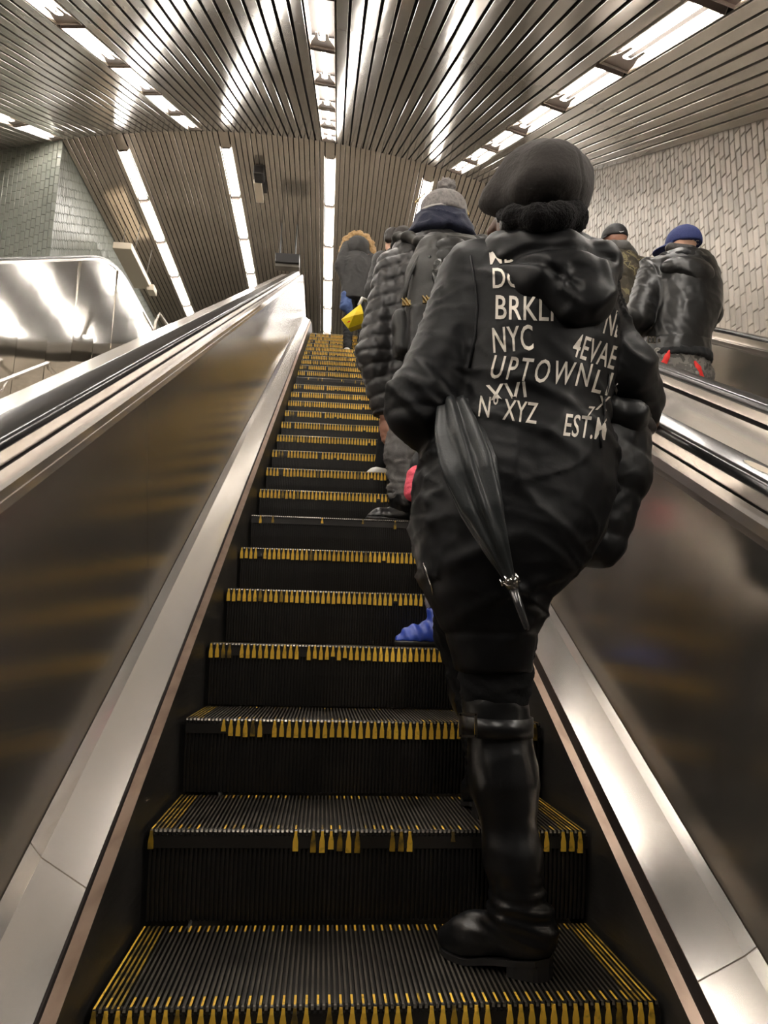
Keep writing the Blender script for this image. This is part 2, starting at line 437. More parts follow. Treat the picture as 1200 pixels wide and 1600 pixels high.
# ---------------------------------------------------------------- escalator steps
NC = 100                                    # cleats across a tread
SW = 1.0
def step_mesh(worn, seed):
    """one step: cleated tread with yellow borders, cleated riser below its nosing; origin at the middle of the nosing"""
    rr = random.Random(seed)
    p = SW / NC; top = p * .42
    mats = [M['cleat'], M['cleat_dark'], M['yellow'], M['yellow_dirty'], M['cleat_edge']]
    tr = MB()
    D = .372; G = .011
    ysg = [0.0, .006, .040, D - .045, D - .012]
    for c in range(NC):
        x0 = -SW / 2 + c * p; x1 = x0 + top; x2 = x0 + p
        border = c < 5 or c >= NC - 5
        for k in range(len(ysg) - 1):
            ya, yb = ysg[k], ysg[k + 1]
            mi = 0
            if border: mi = 3 if (c % 2) else 2
            elif k == 0: mi = 4
            elif k in (1, 3) and c % 2 == 0: mi = 2
            if mi == 2 and rr.random() < worn: mi = 3 if rr.random() < .4 else 0
            if border and rr.random() < .35: mi = 3
            tr.add([(x0, ya, 0), (x1, ya, 0), (x1, yb, 0), (x0, yb, 0)], [(0, 1, 2, 3)], mi)
        ya, yb = 0, ysg[-1]
        tr.add([(x0, ya, 0), (x0, yb, 0), (x0, yb, -G), (x0, ya, -G)], [(0, 1, 2, 3)], 1)
        tr.add([(x1, ya, 0), (x1, yb, 0), (x1, yb, -G), (x1, ya, -G)], [(3, 2, 1, 0)], 1)
        tr.add([(x1, ya, -G), (x2, ya, -G), (x2, yb, -G), (x1, yb, -G)], [(0, 1, 2, 3)], 1)
    tr.add([(-SW / 2, 0, -G - .002), (SW / 2, 0, -G - .002), (SW / 2, D, -G - .002), (-SW / 2, D, -G - .002), (-SW / 2, 0, -.04), (SW / 2, 0, -.04), (SW / 2, D, -.04), (-SW / 2, D, -.04)],
           [(0, 1, 2, 3), (7, 6, 5, 4), (0, 4, 5, 1), (1, 5, 6, 2), (2, 6, 7, 3), (3, 7, 4, 0)], 1)
    # riser: cleats run down in a shallow curve
    rs = MB()
    zs = [0, -.006, -.05, -.10, -.15, -.1995]
    ycv = [.002, -.001, .003, .008, .016, .026]
    for c in range(NC):
        x0 = -SW / 2 + c * p; x1 = x0 + top * 1.25; x2 = x0 + p
        for k in range(len(zs) - 1):
            a, b = zs[k], zs[k + 1]; ya, yb = ycv[k], ycv[k + 1]
            mi = 4 if k == 0 else 5
            rs.add([(x0, ya, a), (x1, ya, a), (x1, yb, b), (x0, yb, b)], [(0, 3, 2, 1)], mi)
            rs.add([(x1, ya, a), (x1, ya + .008, a), (x1, yb + .008, b), (x1, yb, b)], [(0, 3, 2, 1)], 1)
            rs.add([(x0, ya, a), (x0, ya + .008, a), (x0, yb + .008, b), (x0, yb, b)], [(0, 1, 2, 3)], 1)
            rs.add([(x1, ya + .008, a), (x2, ya + .008, a), (x2, yb + .008, b), (x1, yb + .008, b)], [(0, 3, 2, 1)], 1)
    # yellow teeth painted down the front of every other cleat, widening downwards
    th = MB()
    for c in range(0, NC, 2):
        xm = -SW / 2 + c * p + top * .6
        u = c / NC
        w = worn(u) if callable(worn) else worn
        if rr.random() < w: continue
        l = -.048 + rr.uniform(-.002, .002)
        if rr.random() < w * 1.5: l *= rr.uniform(.5, 1)
        prof = [(.0026, -.003), (.0034, -.012), (.0060, -.026), (.0064, l)]
        if l > -.03: prof = prof[:2] + [(.0055, l)]
        pts = [(xm - a, b) for a, b in prof] + [(xm + a, b) for a, b in prof[::-1]]
        yq = lambda z: np.interp(-z, [-q for q in zs], ycv)
        n = len(pts)
        v = [(x, yq(z) - .0022, z) for x, z in pts] + [(x, yq(z) + .004, z) for x, z in pts]
        f = [tuple(range(n))] + [(i, i + n, (i + 1) % n + n, (i + 1) % n) for i in range(n)]
        th.add(v, f, 0 if rr.random() > w * .8 else 1)
    return (tr.mesh('tread', mats), rs.mesh('riser', mats + [M['riser']]), th.mesh('yellow_teeth', [M['yellow'], M['yellow_dirty']]))
def wfun(n):
    if n == 1: return lambda u: .95 if u < .30 else (.35 if .31 < u < .60 else (.2 if u > .86 else .8))
    if n == 2: return lambda u: .75 if u < .1 else .06
    if n == 6: return .85
    if n == 16: return .8
    return .05
class _W:
    pass
def worn_scalar(n): return {1: .55, 2: .9, 6: .9, 0: .06}.get(n, .3)
def step_set(n, seed):
    w = wfun(n)
    if callable(w):
        class F(float):
            def __call__(s, u): return w(u)
        return step_mesh(F(worn_scalar(n)), seed)
    return step_mesh(w, seed)
STEP = {'plain0': step_set(3, 31), 'plain1': step_set(4, 32), 'plain2': step_set(5, 33)}
NW = ['twenty-eighth', ]
def ordw(n):
    small = ['', 'first', 'second', 'third', 'fourth', 'fifth', 'sixth', 'seventh', 'eighth', 'ninth', 'tenth', 'eleventh', 'twelfth', 'thirteenth', 'fourteenth', 'fifteenth', 'sixteenth', 'seventeenth', 'eighteenth', 'nineteenth', 'twentieth']
    return small[n] if n <= 20 else 'twenty-' + small[n - 20]
def add_step(n, xc, sets, label, group, cat='step'):
    y = n * RUN; z = zpath(y, .7, 9.75)
    e = empty('escalator_step', label, cat, (xc, y, z), group)
    for nm, me in zip(('tread', 'riser', 'yellow_teeth'), sets):
        o = bpy.data.objects.new(nm, me); COL.objects.link(o); o.parent = e
        if nm == 'yellow_teeth': o['kind'] = 'stuff'
        if nm != 'tread': o.scale.z = max(.03, (z - zpath((n - 1) * RUN, .7, 9.75)) / RISE)
    return e
for n in range(-2, 29):
    s = step_set(n, 100 + n) if n in (0, 1, 2, 6, 16) else STEP['plain%d' % (n % 3)]
    extra = {0: 'grooved black escalator step with yellow borders carrying the tall black boot',
             1: 'worn escalator step with few yellow teeth, just above the booted step',
             6: 'escalator step with its yellow worn off, carrying the laced black boot',
             3: 'escalator step with yellow teeth carrying the blue sneaker',
             8: 'escalator step with yellow teeth under the white shoe'}
    lab = extra.get(n) or ('grooved escalator step with yellow teeth, %s step up from the tall boot' % ordw(n) if n > 0 else
                           ('grooved escalator step, %s step down from the tall boot' % ordw(-n)))
    add_step(n, 0, s, lab, 'steps of the main escalator')
for n in range(6, 13):
    add_step(n, 2.035, STEP['plain%d' % (n % 3)], 'step of the right escalator hidden behind its steel balustrade', 'steps of the right escalator')

# ---------------------------------------------------------------- balustrades
def lathe_rect(x0, x1, h0, h1, r=.014, n=4):
    """rounded rectangle profile in (x, h)"""
    pts = []
    for cx_, cz_, a0 in ((x1 - r, h1 - r, 0), (x0 + r, h1 - r, 90), (x0 + r, h0 + r * .6, 180), (x1 - r, h0 + r * .6, 270)):
        for k in range(n + 1):
            a = math.radians(a0 + 90 * k / n)
            rr = r if a0 < 180 else r * .6
            pts.append((cx_ + (r if True else 0) * math.cos(a), cz_ + rr * math.sin(a)))
    return pts
Y0, Y1 = -5.0, 12.4
def thick(line, dx, dh):
    """open (x,h) polyline -> closed strip offset by (dx,dh)"""
    return line + [(x + dx, h + dh) for x, h in line[::-1]]
def seg_extrude(name, prof, cuts, m, parent, gap=.0025, **k):
    for a, b in zip(cuts[:-1], cuts[1:]):
        extrude(name, prof, a + gap / 2, b - gap / 2, m, parent, **k)
def balustrade(label, s, skirt, copper, deck, base, ptop, ridge, tin, hr, cuts_panel, cuts_deck, skirt_h0=-.34, simple=False):
    """s = +1 when the passengers' side faces -x"""
    e = empty('balustrade', label, 'balustrade', (ridge[0], 0, 0))
    if not simple:
        extrude('skirt_panel', thick([(skirt[0], skirt_h0), skirt], s * .02, 0), Y0, 11.0, M['skirt'], e)
        extrude('bronze_strip', thick([skirt, copper], s * .012, -.012), Y0, 11.0, M['copper'], e)
        extrude('dark_joint', thick([copper, (copper[0] + s * .002, copper[1] + .008), (deck[0][0] + s * .001, deck[0][1] - .004)], s * .03, -.02), Y0, 11.0, M['gap'], e)
        seg_extrude('inner_deck', thick(deck, s * .004, -.02), cuts_deck, M['deck'], e)
        extrude('dark_joint', thick([(deck[-1][0] + s * .001, deck[-1][1] - .01), (base[0] + s * .004, base[1] + .006)], s * .02, 0), Y0, Y1, M['gap'], e)
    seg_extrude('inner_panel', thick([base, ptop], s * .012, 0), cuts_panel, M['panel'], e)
    extrude('top_trim', thick([ptop, ridge, tin], s * .006, -.03), Y0, Y1, M['trim'], e)
    x0, x1, h0, h1 = hr
    extrude('dark_joint', [(tin[0] - s * .001, tin[1] - .03), (tin[0] - s * .001, tin[1] - .004), (x0 + (x1 - x0) * .3, tin[1] - .004), (x0 + (x1 - x0) * .3, tin[1] - .03)], Y0, Y1, M['gap'], e)
    xi = x0 + (x1 - x0) * .06; xo = x0 + (x1 - x0) * .94
    extrude('handrail_guide', [(xi, tin[1] + .002), (xi, h0 + .004), (xo, h0 + .004), (xo, tin[1] + .002)], Y0, Y1 - .05, M['trim'], e)
    return e
def handrail(label, hr, y1=Y1):
    x0, x1 = sorted(hr[:2])
    o = extrude('escalator_handrail', lathe_rect(x0, x1, hr[2], hr[3]), Y0, y1, M['rubber'], smooth=True)
    tag(o, label, 'handrail')
    return o
def cuts(a, b, step, off):
    c = [a]; y = off
    while y < b - .3:
        if y > a + .3: c.append(y)
        y += step
    return c + [b]
HL = (-.745, -.838, .972, 1.004)
eL = balustrade('brushed steel balustrade left of the main escalator', -1, (-.515, .127), (-.533, .149), [(-.537, .165), (-.62, .216), (-.641, .241)],
    (-.643, .238), (-.70, .897), (-.687, .947), (-.742, .941), HL, cuts(Y0, Y1, 2.45, .78 - 2.45 * 2), cuts(Y0, 11.0, 2.6, .03 - 2.6))
handrail('black rubber handrail on the left balustrade', HL)
extrude('outer_deck', [(-.832, .945), (-.832, .951), (-1.012, .936), (-1.03, .925), (-1.03, -.9), (-.99, -.9), (-.99, .90)], Y0, Y1, M['deck'], eL)
HR_ = (.745, .838, .95, .985)
eR = balustrade('brushed steel balustrade right of the main escalator, beside the parka', 1, (.508, .062), (.528, .070), [(.532, .111), (.62, .151), (.641, .165)],
    (.643, .163), (.70, .872), (.69, .922), (.742, .918), HR_, cuts(Y0, Y1, 2.45, 1.05 - 2.45 * 2), cuts(Y0, 11.0, 2.6, -.08 - 2.6))
hro = handrail('black rubber handrail on the right balustrade, beside the parka', HR_)
sp = at_x(1189, 736, .795); mb = MB(); n = 20
mb.add([(.795 + .016 * math.cos(2 * PI * i / n), sp[1] + .055 * math.sin(2 * PI * i / n), (sp[1] + .055 * math.sin(2 * PI * i / n)) * T30 + HR_[3] + .0012) for i in range(n)], [tuple(range(n))])
so = mb.build('sticker', M['beige'], hro); so['label'] = 'small oval beige sticker'
extrude('outer_deck', [(.832, .922), (.832, .93), (1.175, .934), (1.19, .93), (1.19, .86), (.86, .86)], Y0, Y1, M['deck'], eR)
HR2 = (1.203, 1.293, .972, 1.006)
e2 = balustrade('steel balustrade between the right deck and the blue-capped man', -1, None, None, None, (1.395, .2), (1.33, .895), (1.345, .93), (1.298, .938), HR2, cuts(Y0, Y1, 2.45, .4 - 4.9), None, simple=True)
for ch in [c for c in e2.children if c.name.startswith('handrail_guide')]:
    pass
extrude('inner_deck', thick([(1.395, .235), (1.42, .21), (1.50, .165)], 0, -.02), Y0, 11, M['deck'], e2)
extrude('skirt_panel', thick([(1.515, -.3), (1.515, .14)], -.02, 0), Y0, 11, M['skirt'], e2)
handrail('black rubber handrail in front of the blue-capped man', HR2)
HR3 = (2.785, 2.872, .955, .99)
e3 = balustrade('dark steel balustrade of the right escalator, along the tiled wall', 1, (2.555, .1), (2.57, .12), [(2.575, .14), (2.66, .19), (2.68, .21)], (2.683, .205), (2.735, .862), (2.725, .903), (2.78, .90), HR3,
    cuts(Y0, Y1, 2.45, 1.5 - 4.9), cuts(Y0, 11, 2.6, 0))
extrude('outer_deck', [(2.865, .90), (2.865, .91), (3.005, .90), (3.005, .85), (2.88, .85)], Y0, Y1, M['trim'], e3)
handrail('black rubber handrail along the tiled wall', HR3)
# far left: mirror-clad flank of another escalator with its handrails
XM = -3.9
e4 = empty('balustrade', 'mirror steel flank of the escalator beyond the stair at the left', 'balustrade', (XM, 0, 0))
cs_ = [-5 + .86 * k for k in range(23)]
for a, b in zip(cs_[:-1], cs_[1:]):
    tl_ = random.uniform(-.014, .014)
    extrude('cladding_panel', [(XM + tl_, .985), (XM - tl_, -1.7), (XM - .02, -1.7), (XM - .02, .985)], a + .007, b - .007, M['mirror'], e4, r=1.0, yb=10.25)
extrude('top_trim', [(XM + .004, .98), (XM + .004, 1.02), (XM - .11, 1.02), (XM - .11, .98)], Y0, 13.92, M['trim'], e4, r=1.0, yb=10.25)
o = extrude('escalator_handrail', lathe_rect(XM - .10, XM - .008, 1.025, 1.06), Y0, 13.92, M['rubber'], smooth=True, r=1.0, yb=10.25); tag(o, 'dark handrail on top of the mirror steel flank', 'handrail')
XM2 = -5.42
e5 = empty('balustrade', 'steel balustrade with a curved end behind the mirror flank', 'balustrade', (XM2, 0, 0))
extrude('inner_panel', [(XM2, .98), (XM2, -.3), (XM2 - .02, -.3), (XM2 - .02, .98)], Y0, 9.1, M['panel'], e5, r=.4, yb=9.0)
o = extrude('escalator_handrail', lathe_rect(XM2 - .10, XM2 - .008, 1.005, 1.04), Y0, 9.2, M['rubber'], smooth=True, r=.4, yb=9.0); tag(o, 'short end of a handrail at the left edge, before the green wall', 'handrail')
# stair rail with its bracket
pr = at_x(75, 567, -3.62); hh = pr[2] - pr[1] * T30
rl = empty('stair_rail', 'steel pipe stair rail with a bent end below the mirror flank', 'rail', tuple(pr))
mb = MB()
bq = at_x(96, 594, -3.62)
mb.tube([(pr[0], y, y * T30 + hh) for y in (-3, 0, 2, pr[1] - .05)] + [tuple(pr), (pr[0], pr[1] + .05, pr[2] - .05), tuple(bq)], .024, 12)
mb.build('pipe', M['chrome'], rl, True)
b1 = at_x(9, 606, -3.62)
mb = MB(); mb.tube([(b1[0], b1[1], b1[1] * T30 + hh - .02), (b1[0] - .03, b1[1], b1[2] - .03), (XM + .005, b1[1], b1[2] - .03)], .016, 10); mb.tube([(XM + .015, b1[1], b1[2] - .03), (XM + .004, b1[1], b1[2] - .03)], .05, 14)
mb.build('bracket', M['chrome'], rl, True)

# ---------------------------------------------------------------- fittings under the level vault
# beige box on rods
p = at_y(190, 386, 12.5)
bx = empty('loudspeaker_box', 'long beige box hung on rods above the mirror flank', 'fixture', tuple(p))
mb = MB(); mb.box((p[0] + .04, p[1] + .75, p[2] - .02), (.37, 1.7, .14), bev=.012); mb.build('housing', M['beige'], bx)
mb = MB(); mb.box((p[0] + .24, p[1] + 1.62, p[2] - .10), (.16, .3, .14), bev=.012); mb.build('end_box', M['beige'], bx)
mb = MB()
for dy in (.2, 1.2):
    mb.tube([(p[0] + .2, p[1] + dy, p[2] + .0), (p[0] + .28, p[1] + dy + .0, ZB + arch(p[0] + .28) + .02)], .009, 8)
    mb.tube([(p[0] - .06, p[1] + dy, p[2] + .02), (p[0] - .02, p[1] + dy, ZB + arch(p[0]) + .02)], .008, 8)
mb.build('hanging_rod', M['concrete'], bx)
# black camera with a pale box on the slats
zc = ZB + arch(-1.9)
p = at_z(405, 272, zc - .10); q = at_z(402, 293, zc - .14)
cm = empty('security_camera', 'black camera with a pale box under the bronze vault slats', 'camera', tuple(p))
mb = MB(); mb.box((p[0], p[1], p[2]), (.19, .30, .19), bev=.03); mb.build('camera_head', M['black_plastic'], cm)
mb = MB(); mb.box((q[0] + .02, q[1] + .12, q[2]), (.15, .62, .09), bev=.01); mb.build('pale_box', M['beige'], cm)
mb = MB(); mb.box((p[0] + .05, p[1] + .25, p[2] + .07), (.10, .75, .09)); mb.build('mount', M['black_plastic'], cm)
# hanging black sign box
p = at_y(449, 403, 12.6)
sg = empty('hanging_sign', 'black sign box seen from below at the top of the left handrail', 'sign', tuple(p))
mb = MB(); mb.box((p[0], p[1] + .12, p[2]), (.50, .26, .20), bev=.01); mb.build('sign_box', M['black_plastic'], sg)
mb = MB(); mb.box((p[0], p[1] + .16, p[2] - .13), (.50, .2, .06), bev=.006); mb.build('lower_tray', M['concrete'], sg)
mb = MB(); mb.tube([(p[0] - .16, p[1] + .12, p[2] + .08), (p[0] - .16, p[1] + .12, ZB + arch(p[0]) + .02)], .015, 8); mb.tube([(p[0] + .16, p[1] + .12, p[2] + .08), (p[0] + .16, p[1] + .12, ZB + arch(p[0]) + .02)], .015, 8)
mb.build('hanging_rod', M['black_plastic'], sg)
# little bent rail near the landing
p = at_y(249, 490, 10.9)
hr_ = empty('landing_rail', 'thin bent steel rail on the landing behind the left deck', 'rail', (p[0], p[1], ZB))
mb = MB(); mb.tube([(p[0] - .06, p[1], ZB), (p[0] - .05, p[1], p[2] - .15), (p[0], p[1], p[2]), (p[0] + .12, p[1] + .35, p[2] - .12), (p[0] + .2, p[1] + .7, ZB)], .025, 10)
mb.build('rail_tube', M['trim'], hr_, True)
# ---------------------------------------------------------------- soft shapes: signed distances meshed by surface nets
F4 = np.float32
_rng = np.random.RandomState(7)
_LAT = _rng.uniform(-1, 1, (32, 32, 32)).astype(F4)
def vnoise(P, freq, seed=0):
    q = P * np.asarray(freq, F4) + F4(seed * 7.31)
    i = np.floor(q).astype(np.int64); t = (q - i).astype(F4); t = t * t * (3 - 2 * t)
    i0 = i & 31; i1 = (i + 1) & 31
    x0, y0, z0 = i0.T; x1, y1, z1 = i1.T; tx, ty, tz = t.T
    L = _LAT
    a = L[x0, y0, z0] * (1 - tx) + L[x1, y0, z0] * tx; b = L[x0, y1, z0] * (1 - tx) + L[x1, y1, z0] * tx
    c = L[x0, y0, z1] * (1 - tx) + L[x1, y0, z1] * tx; d = L[x0, y1, z1] * (1 - tx) + L[x1, y1, z1] * tx
    return (a * (1 - ty) + b * ty) * (1 - tz) + (c * (1 - ty) + d * ty) * tz
def ridge(P, freq, seed=0):
    return 1 - 2 * np.abs(vnoise(P, freq, seed))
A = lambda v: np.asarray(v, F4)
def cap(a, b, ra, rb=None, flat=None):
    rb = ra if rb is None else rb
    a = A(a); b = A(b)
    def fn(P):
        Q = P; aa, bb = a, b; fac = 1.0
        if flat is not None:
            n = A(flat[0]); n = n / np.linalg.norm(n); k = 1 / flat[1] - 1; fac = flat[1]
            Q = P + ((P - a) @ n)[:, None] * n * F4(k); bb = b + n * F4(np.dot(b - a, n) * k)
        ab = bb - aa; pa = Q - aa
        h = np.clip((pa @ ab) / max(float(ab @ ab), 1e-9), 0, 1)
        return (np.linalg.norm(pa - h[:, None] * ab, axis=1) - (ra + (rb - ra) * h)) * F4(fac)
    fn.lo = np.minimum(a - ra, b - rb); fn.hi = np.maximum(a + ra, b + rb)
    return fn
def ell(c, r, R=None):
    c = A(c); r = A(r); Rm = None if R is None else np.array(R, F4)
    def fn(P):
        q = P - c
        if Rm is not None: q = q @ Rm
        k0 = np.linalg.norm(q / r, axis=1); k1 = np.linalg.norm(q / (r * r), axis=1)
        return np.where(k0 < 1e-4, -r.min(), k0 * (k0 - 1) / np.maximum(k1, 1e-6))
    m = r.max(); fn.lo = c - m; fn.hi = c + m
    return fn
def rbox(c, h, rad, R=None):
    c = A(c); h = A(h) - rad; Rm = None if R is None else np.array(R, F4)
    def fn(P):
        q = P - c
        if Rm is not None: q = q @ Rm
        q = np.abs(q) - h
        return np.linalg.norm(np.maximum(q, 0), axis=1) + np.minimum(q.max(axis=1), 0) - rad
    m = np.linalg.norm(A(h) + rad); fn.lo = c - m; fn.hi = c + m
    return fn
def chain(pts, rs, flat=None):
    rs = rs if isinstance(rs, (list, tuple)) else [rs] * len(pts)
    return [cap(pts[i], pts[i + 1], rs[i], rs[i + 1], flat) for i in range(len(pts) - 1)]
def loft(rows, ex=2.3):
    """rows (z, xc, a, yc, b): stacked superellipses"""
    rows = sorted(rows); Z, XC, AA, YC, BB = [np.array(c, F4) for c in zip(*rows)]
    def fn(P):
        z = P[:, 2]; zc = np.clip(z, Z[0], Z[-1])
        ip = lambda q: np.interp(zc, Z, q).astype(F4)
        xc, a, yc, b = ip(XC), ip(AA), ip(YC), ip(BB)
        m = np.minimum(a, b)
        d = (((np.abs(P[:, 0] - xc) / a) ** ex + (np.abs(P[:, 1] - yc) / b) ** ex) ** (1 / ex) - 1) * m
        dz = np.abs(z - zc)
        return np.where(dz > 0, np.hypot(np.maximum(d, 0), dz), d)
    fn.lo = A([(XC - AA).min(), (YC - BB).min(), Z[0]]); fn.hi = A([(XC + AA).max(), (YC + BB).max(), Z[-1]])
    return fn
def smin(prims, k):
    prims = list(prims)
    def fn(P):
        d = prims[0](P)
        for p in prims[1:]:
            e = p(P); h = np.clip(.5 + .5 * (e - d) / k, 0, 1)
            d = e + (d - e) * h - k * h * (1 - h)
        return d
    fn.lo = np.min([p.lo for p in prims], axis=0); fn.hi = np.max([p.hi for p in prims], axis=0)
    return fn
def cutb(f, p, n, k=.004):
    """keep the side of the plane (p, n) that n points away from"""
    p = A(p); n = A(n); n = n / np.linalg.norm(n)
    def fn(P):
        d = f(P); e = (P - p) @ n
        h = np.clip(.5 - .5 * (e - d) / k, 0, 1)
        return e + (d - e) * h + k * h * (1 - h)
    fn.lo, fn.hi = f.lo, f.hi
    return fn
def diff(f, g, k=.006):
    def fn(P):
        d = f(P); e = -g(P); h = np.clip(.5 - .5 * (e - d) / k, 0, 1)
        return e + (d - e) * h + k * h * (1 - h)
    fn.lo, fn.hi = f.lo, f.hi
    return fn
def grow(f, r):
    fn = lambda P: f(P) - r
    fn.lo, fn.hi = f.lo - r, f.hi + r
    return fn
def nets(f, vox, pad=.03):
    lo = A(f.lo) - pad; B = 4
    n = (np.ceil((A(f.hi) + pad - lo) / (vox * B)).astype(int) + 1)
    cg = np.stack(np.meshgrid(*[np.arange(k) for k in n], indexing='ij'), -1).reshape(-1, 3)
    cc = (lo + (cg + .5) * B * vox - .5 * vox).astype(F4)
    dc = f(cc)
    fl = np.abs(dc) < B * vox * 1.25 + pad * .3
    D = np.repeat(np.repeat(np.repeat(np.where(dc < 0, F4(-1), F4(1)).reshape(n), B, 0), B, 1), B, 2)
    off = np.stack(np.meshgrid(*[np.arange(B)] * 3, indexing='ij'), -1).reshape(-1, 3)
    ix = (cg[fl][:, None, :] * B + off[None]).reshape(-1, 3)
    D[ix[:, 0], ix[:, 1], ix[:, 2]] = f((lo + ix * vox).astype(F4))
    S = D < 0
    c8 = [(i, j, k) for i in (0, 1) for j in (0, 1) for k in (0, 1)]
    sh = np.array(D.shape) - 1
    sl = lambda X, o: X[o[0]:o[0] + sh[0], o[1]:o[1] + sh[1], o[2]:o[2] + sh[2]]
    cnt = sum(sl(S, o).astype(np.int8) for o in c8)
    act = (cnt > 0) & (cnt < 8)
    ia = np.argwhere(act)
    idx = -np.ones(sh, np.int64); idx[act] = np.arange(len(ia))
    acc = np.zeros((len(ia), 3), F4); num = np.zeros(len(ia), F4)
    val = {o: D[ia[:, 0] + o[0], ia[:, 1] + o[1], ia[:, 2] + o[2]] for o in c8}
    for o in c8:
        for ax in range(3):
            if o[ax]: continue
            q = list(o); q[ax] = 1; q = tuple(q)
            a, b = val[o], val[q]; m = (a < 0) != (b < 0)
            t = np.where(m, a / np.where(m, a - b, 1), 0)
            p = np.tile(A(o), (len(ia), 1)); p[:, ax] += t
            acc += p * m[:, None]; num += m
    V = lo + (ia + acc / num[:, None]) * vox
    Q = []
    for ax in range(3):
        u, w = [(1, 2), (2, 0), (0, 1)][ax]
        s0 = [slice(1, sh[d]) for d in range(3)]; s0[ax] = slice(0, sh[ax])
        s1 = list(s0); s1[ax] = slice(1, sh[ax] + 1)
        a = S[tuple(s0)]; b = S[tuple(s1)]
        e = np.argwhere(a != b)
        if not len(e): continue
        flip = a[e[:, 0], e[:, 1], e[:, 2]]
        base = e + np.array([0 if d == ax else 1 for d in range(3)])
        eu = np.eye(3, dtype=int)[u]; ew = np.eye(3, dtype=int)[w]
        g = lambda p: idx[p[:, 0], p[:, 1], p[:, 2]]
        q = np.stack([g(base - eu - ew), g(base - ew), g(base), g(base - eu)], 1)
        q[~flip] = q[~flip][:, ::-1]
        Q.append(q)
    return V.astype(F4), np.concatenate(Q)
def relax(V, Q, it, lam=.5):
    E = np.concatenate([Q[:, [0, 1]], Q[:, [1, 2]], Q[:, [2, 3]], Q[:, [3, 0]]])
    cnt = np.bincount(E.ravel(), minlength=len(V)).astype(F4)[:, None]
    for _ in range(it):
        s = np.zeros_like(V)
        for c in range(3):
            s[:, c] = np.bincount(E[:, 0], V[E[:, 1], c], len(V)) + np.bincount(E[:, 1], V[E[:, 0], c], len(V))
        V = V + lam * (s / np.maximum(cnt, 1) - V)
    return V
def normals(V, Q):
    n = np.cross(V[Q[:, 2]] - V[Q[:, 0]], V[Q[:, 3]] - V[Q[:, 1]])
    N = np.zeros_like(V)
    for k in range(4):
        for c in range(3): N[:, c] += np.bincount(Q[:, k], n[:, c], len(V))
    return N / np.maximum(np.linalg.norm(N, axis=1, keepdims=True), 1e-9)
def soft(name, f, vox, mats, parent=None, disp=None, it=2, extra=None):
    V, Q = nets(f, vox)
    if it: V = relax(V, Q, it)
    if disp is not None:
        V = V + normals(V, Q) * disp(V)[:, None].astype(F4)
    if extra is not None:
        for (V2, Q2) in extra:
            Q = np.concatenate([Q, Q2 + len(V)]); V = np.concatenate([V, V2])
    me = bpy.data.meshes.new(name)
    me.vertices.add(len(V)); me.vertices.foreach_set('co', V.astype(F4).ravel())
    me.loops.add(Q.size); me.loops.foreach_set('vertex_index', Q.astype(np.int32).ravel())
    me.polygons.add(len(Q)); me.polygons.foreach_set('loop_start', np.arange(0, Q.size, 4, dtype=np.int32))
    me.update(calc_edges=True)
    me.polygons.foreach_set('use_smooth', np.ones(len(Q), bool))
    me.materials.append(mats)
    o = obj(name, me, parent)
    o['_v'] = 0; del o['_v']
    return o
def bvh(o):
    M_ = Matrix.Translation(Vector(o.parent.location) + o.location) if o.parent else Matrix.Identity(4)
    me = o.data
    return BVHTree.FromPolygons([M_ @ v.co for v in me.vertices], [tuple(p.vertices) for p in me.polygons])
# ---------------------------------------------------------------- figures
UPZ = np.array([0, 0, 1.0])
def rig(base, H, yaw):
    """joints of a standing figure; yaw turns it anticlockwise from facing +y"""
    c, s = math.cos(yaw), math.sin(yaw)
    R = np.array([[c, -s, 0], [s, c, 0], [0, 0, 1]])
    g = lambda x, y, z: np.array(base) + R @ (np.array([x, y, z]) * H)
    J = {'f': R @ np.array([0, 1.0, 0]), 'r': R @ np.array([1.0, 0, 0]), 'H': H}
    for sd, n in ((-1, 'L'), (1, 'R')):
        J['ankle' + n] = g(sd * .055, -.01, .05); J['heel' + n] = g(sd * .058, -.03, .022); J['toe' + n] = g(sd * .068, .105, .018)
        J['knee' + n] = g(sd * .057, .01, .275); J['hip' + n] = g(sd * .052, 0, .51)
        J['sh' + n] = g(sd * .108, -.005, .80); J['el' + n] = g(sd * .145, -.02, .625); J['wr' + n] = g(sd * .15, .03, .475)
    J['pelvis'] = g(0, 0, .535); J['waist'] = g(0, .0, .61); J['chest'] = g(0, -.005, .735); J['neck'] = g(0, -.008, .825); J['head'] = g(0, .008, .92)
    return J
def head_prims(c, f, s=1.0, up=UPZ):
    f = np.array(f, float); f /= np.linalg.norm(f); r = np.cross(f, up); r /= np.linalg.norm(r); u = np.cross(r, f)
    R = np.stack([r, f, u], 1)
    g = lambda x, y, z: np.array(c) + (r * x + f * y + u * z) * s
    P = [ell(g(0, -.012, .025), A((.074, .094, .095)) * s, R), ell(g(0, .028, -.035), A((.058, .062, .082)) * s, R),
         cap(g(-.04, .03, -.075), g(0, .062, -.10), .022 * s, .02 * s), cap(g(.04, .03, -.075), g(0, .062, -.10), .022 * s, .02 * s)]
    fine = [cap(g(0, .088, .012), g(0, .112, -.028), .008 * s, .014 * s), cap(g(-.018, .09, -.062), g(.018, .09, -.062), .008 * s),
            ell(g(-.074, -.005, -.01), A((.011, .022, .032)) * s, R), ell(g(.074, -.005, -.01), A((.011, .022, .032)) * s, R),
            cap(g(-.045, .076, .026), g(-.015, .086, .026), .009 * s), cap(g(.045, .076, .026), g(.015, .086, .026), .009 * s)]
    eyes = [ell(g(sx * .031, .082, .002), A((.012, .009, .007)) * s, R) for sx in (-1, 1)]
    return P, fine + eyes
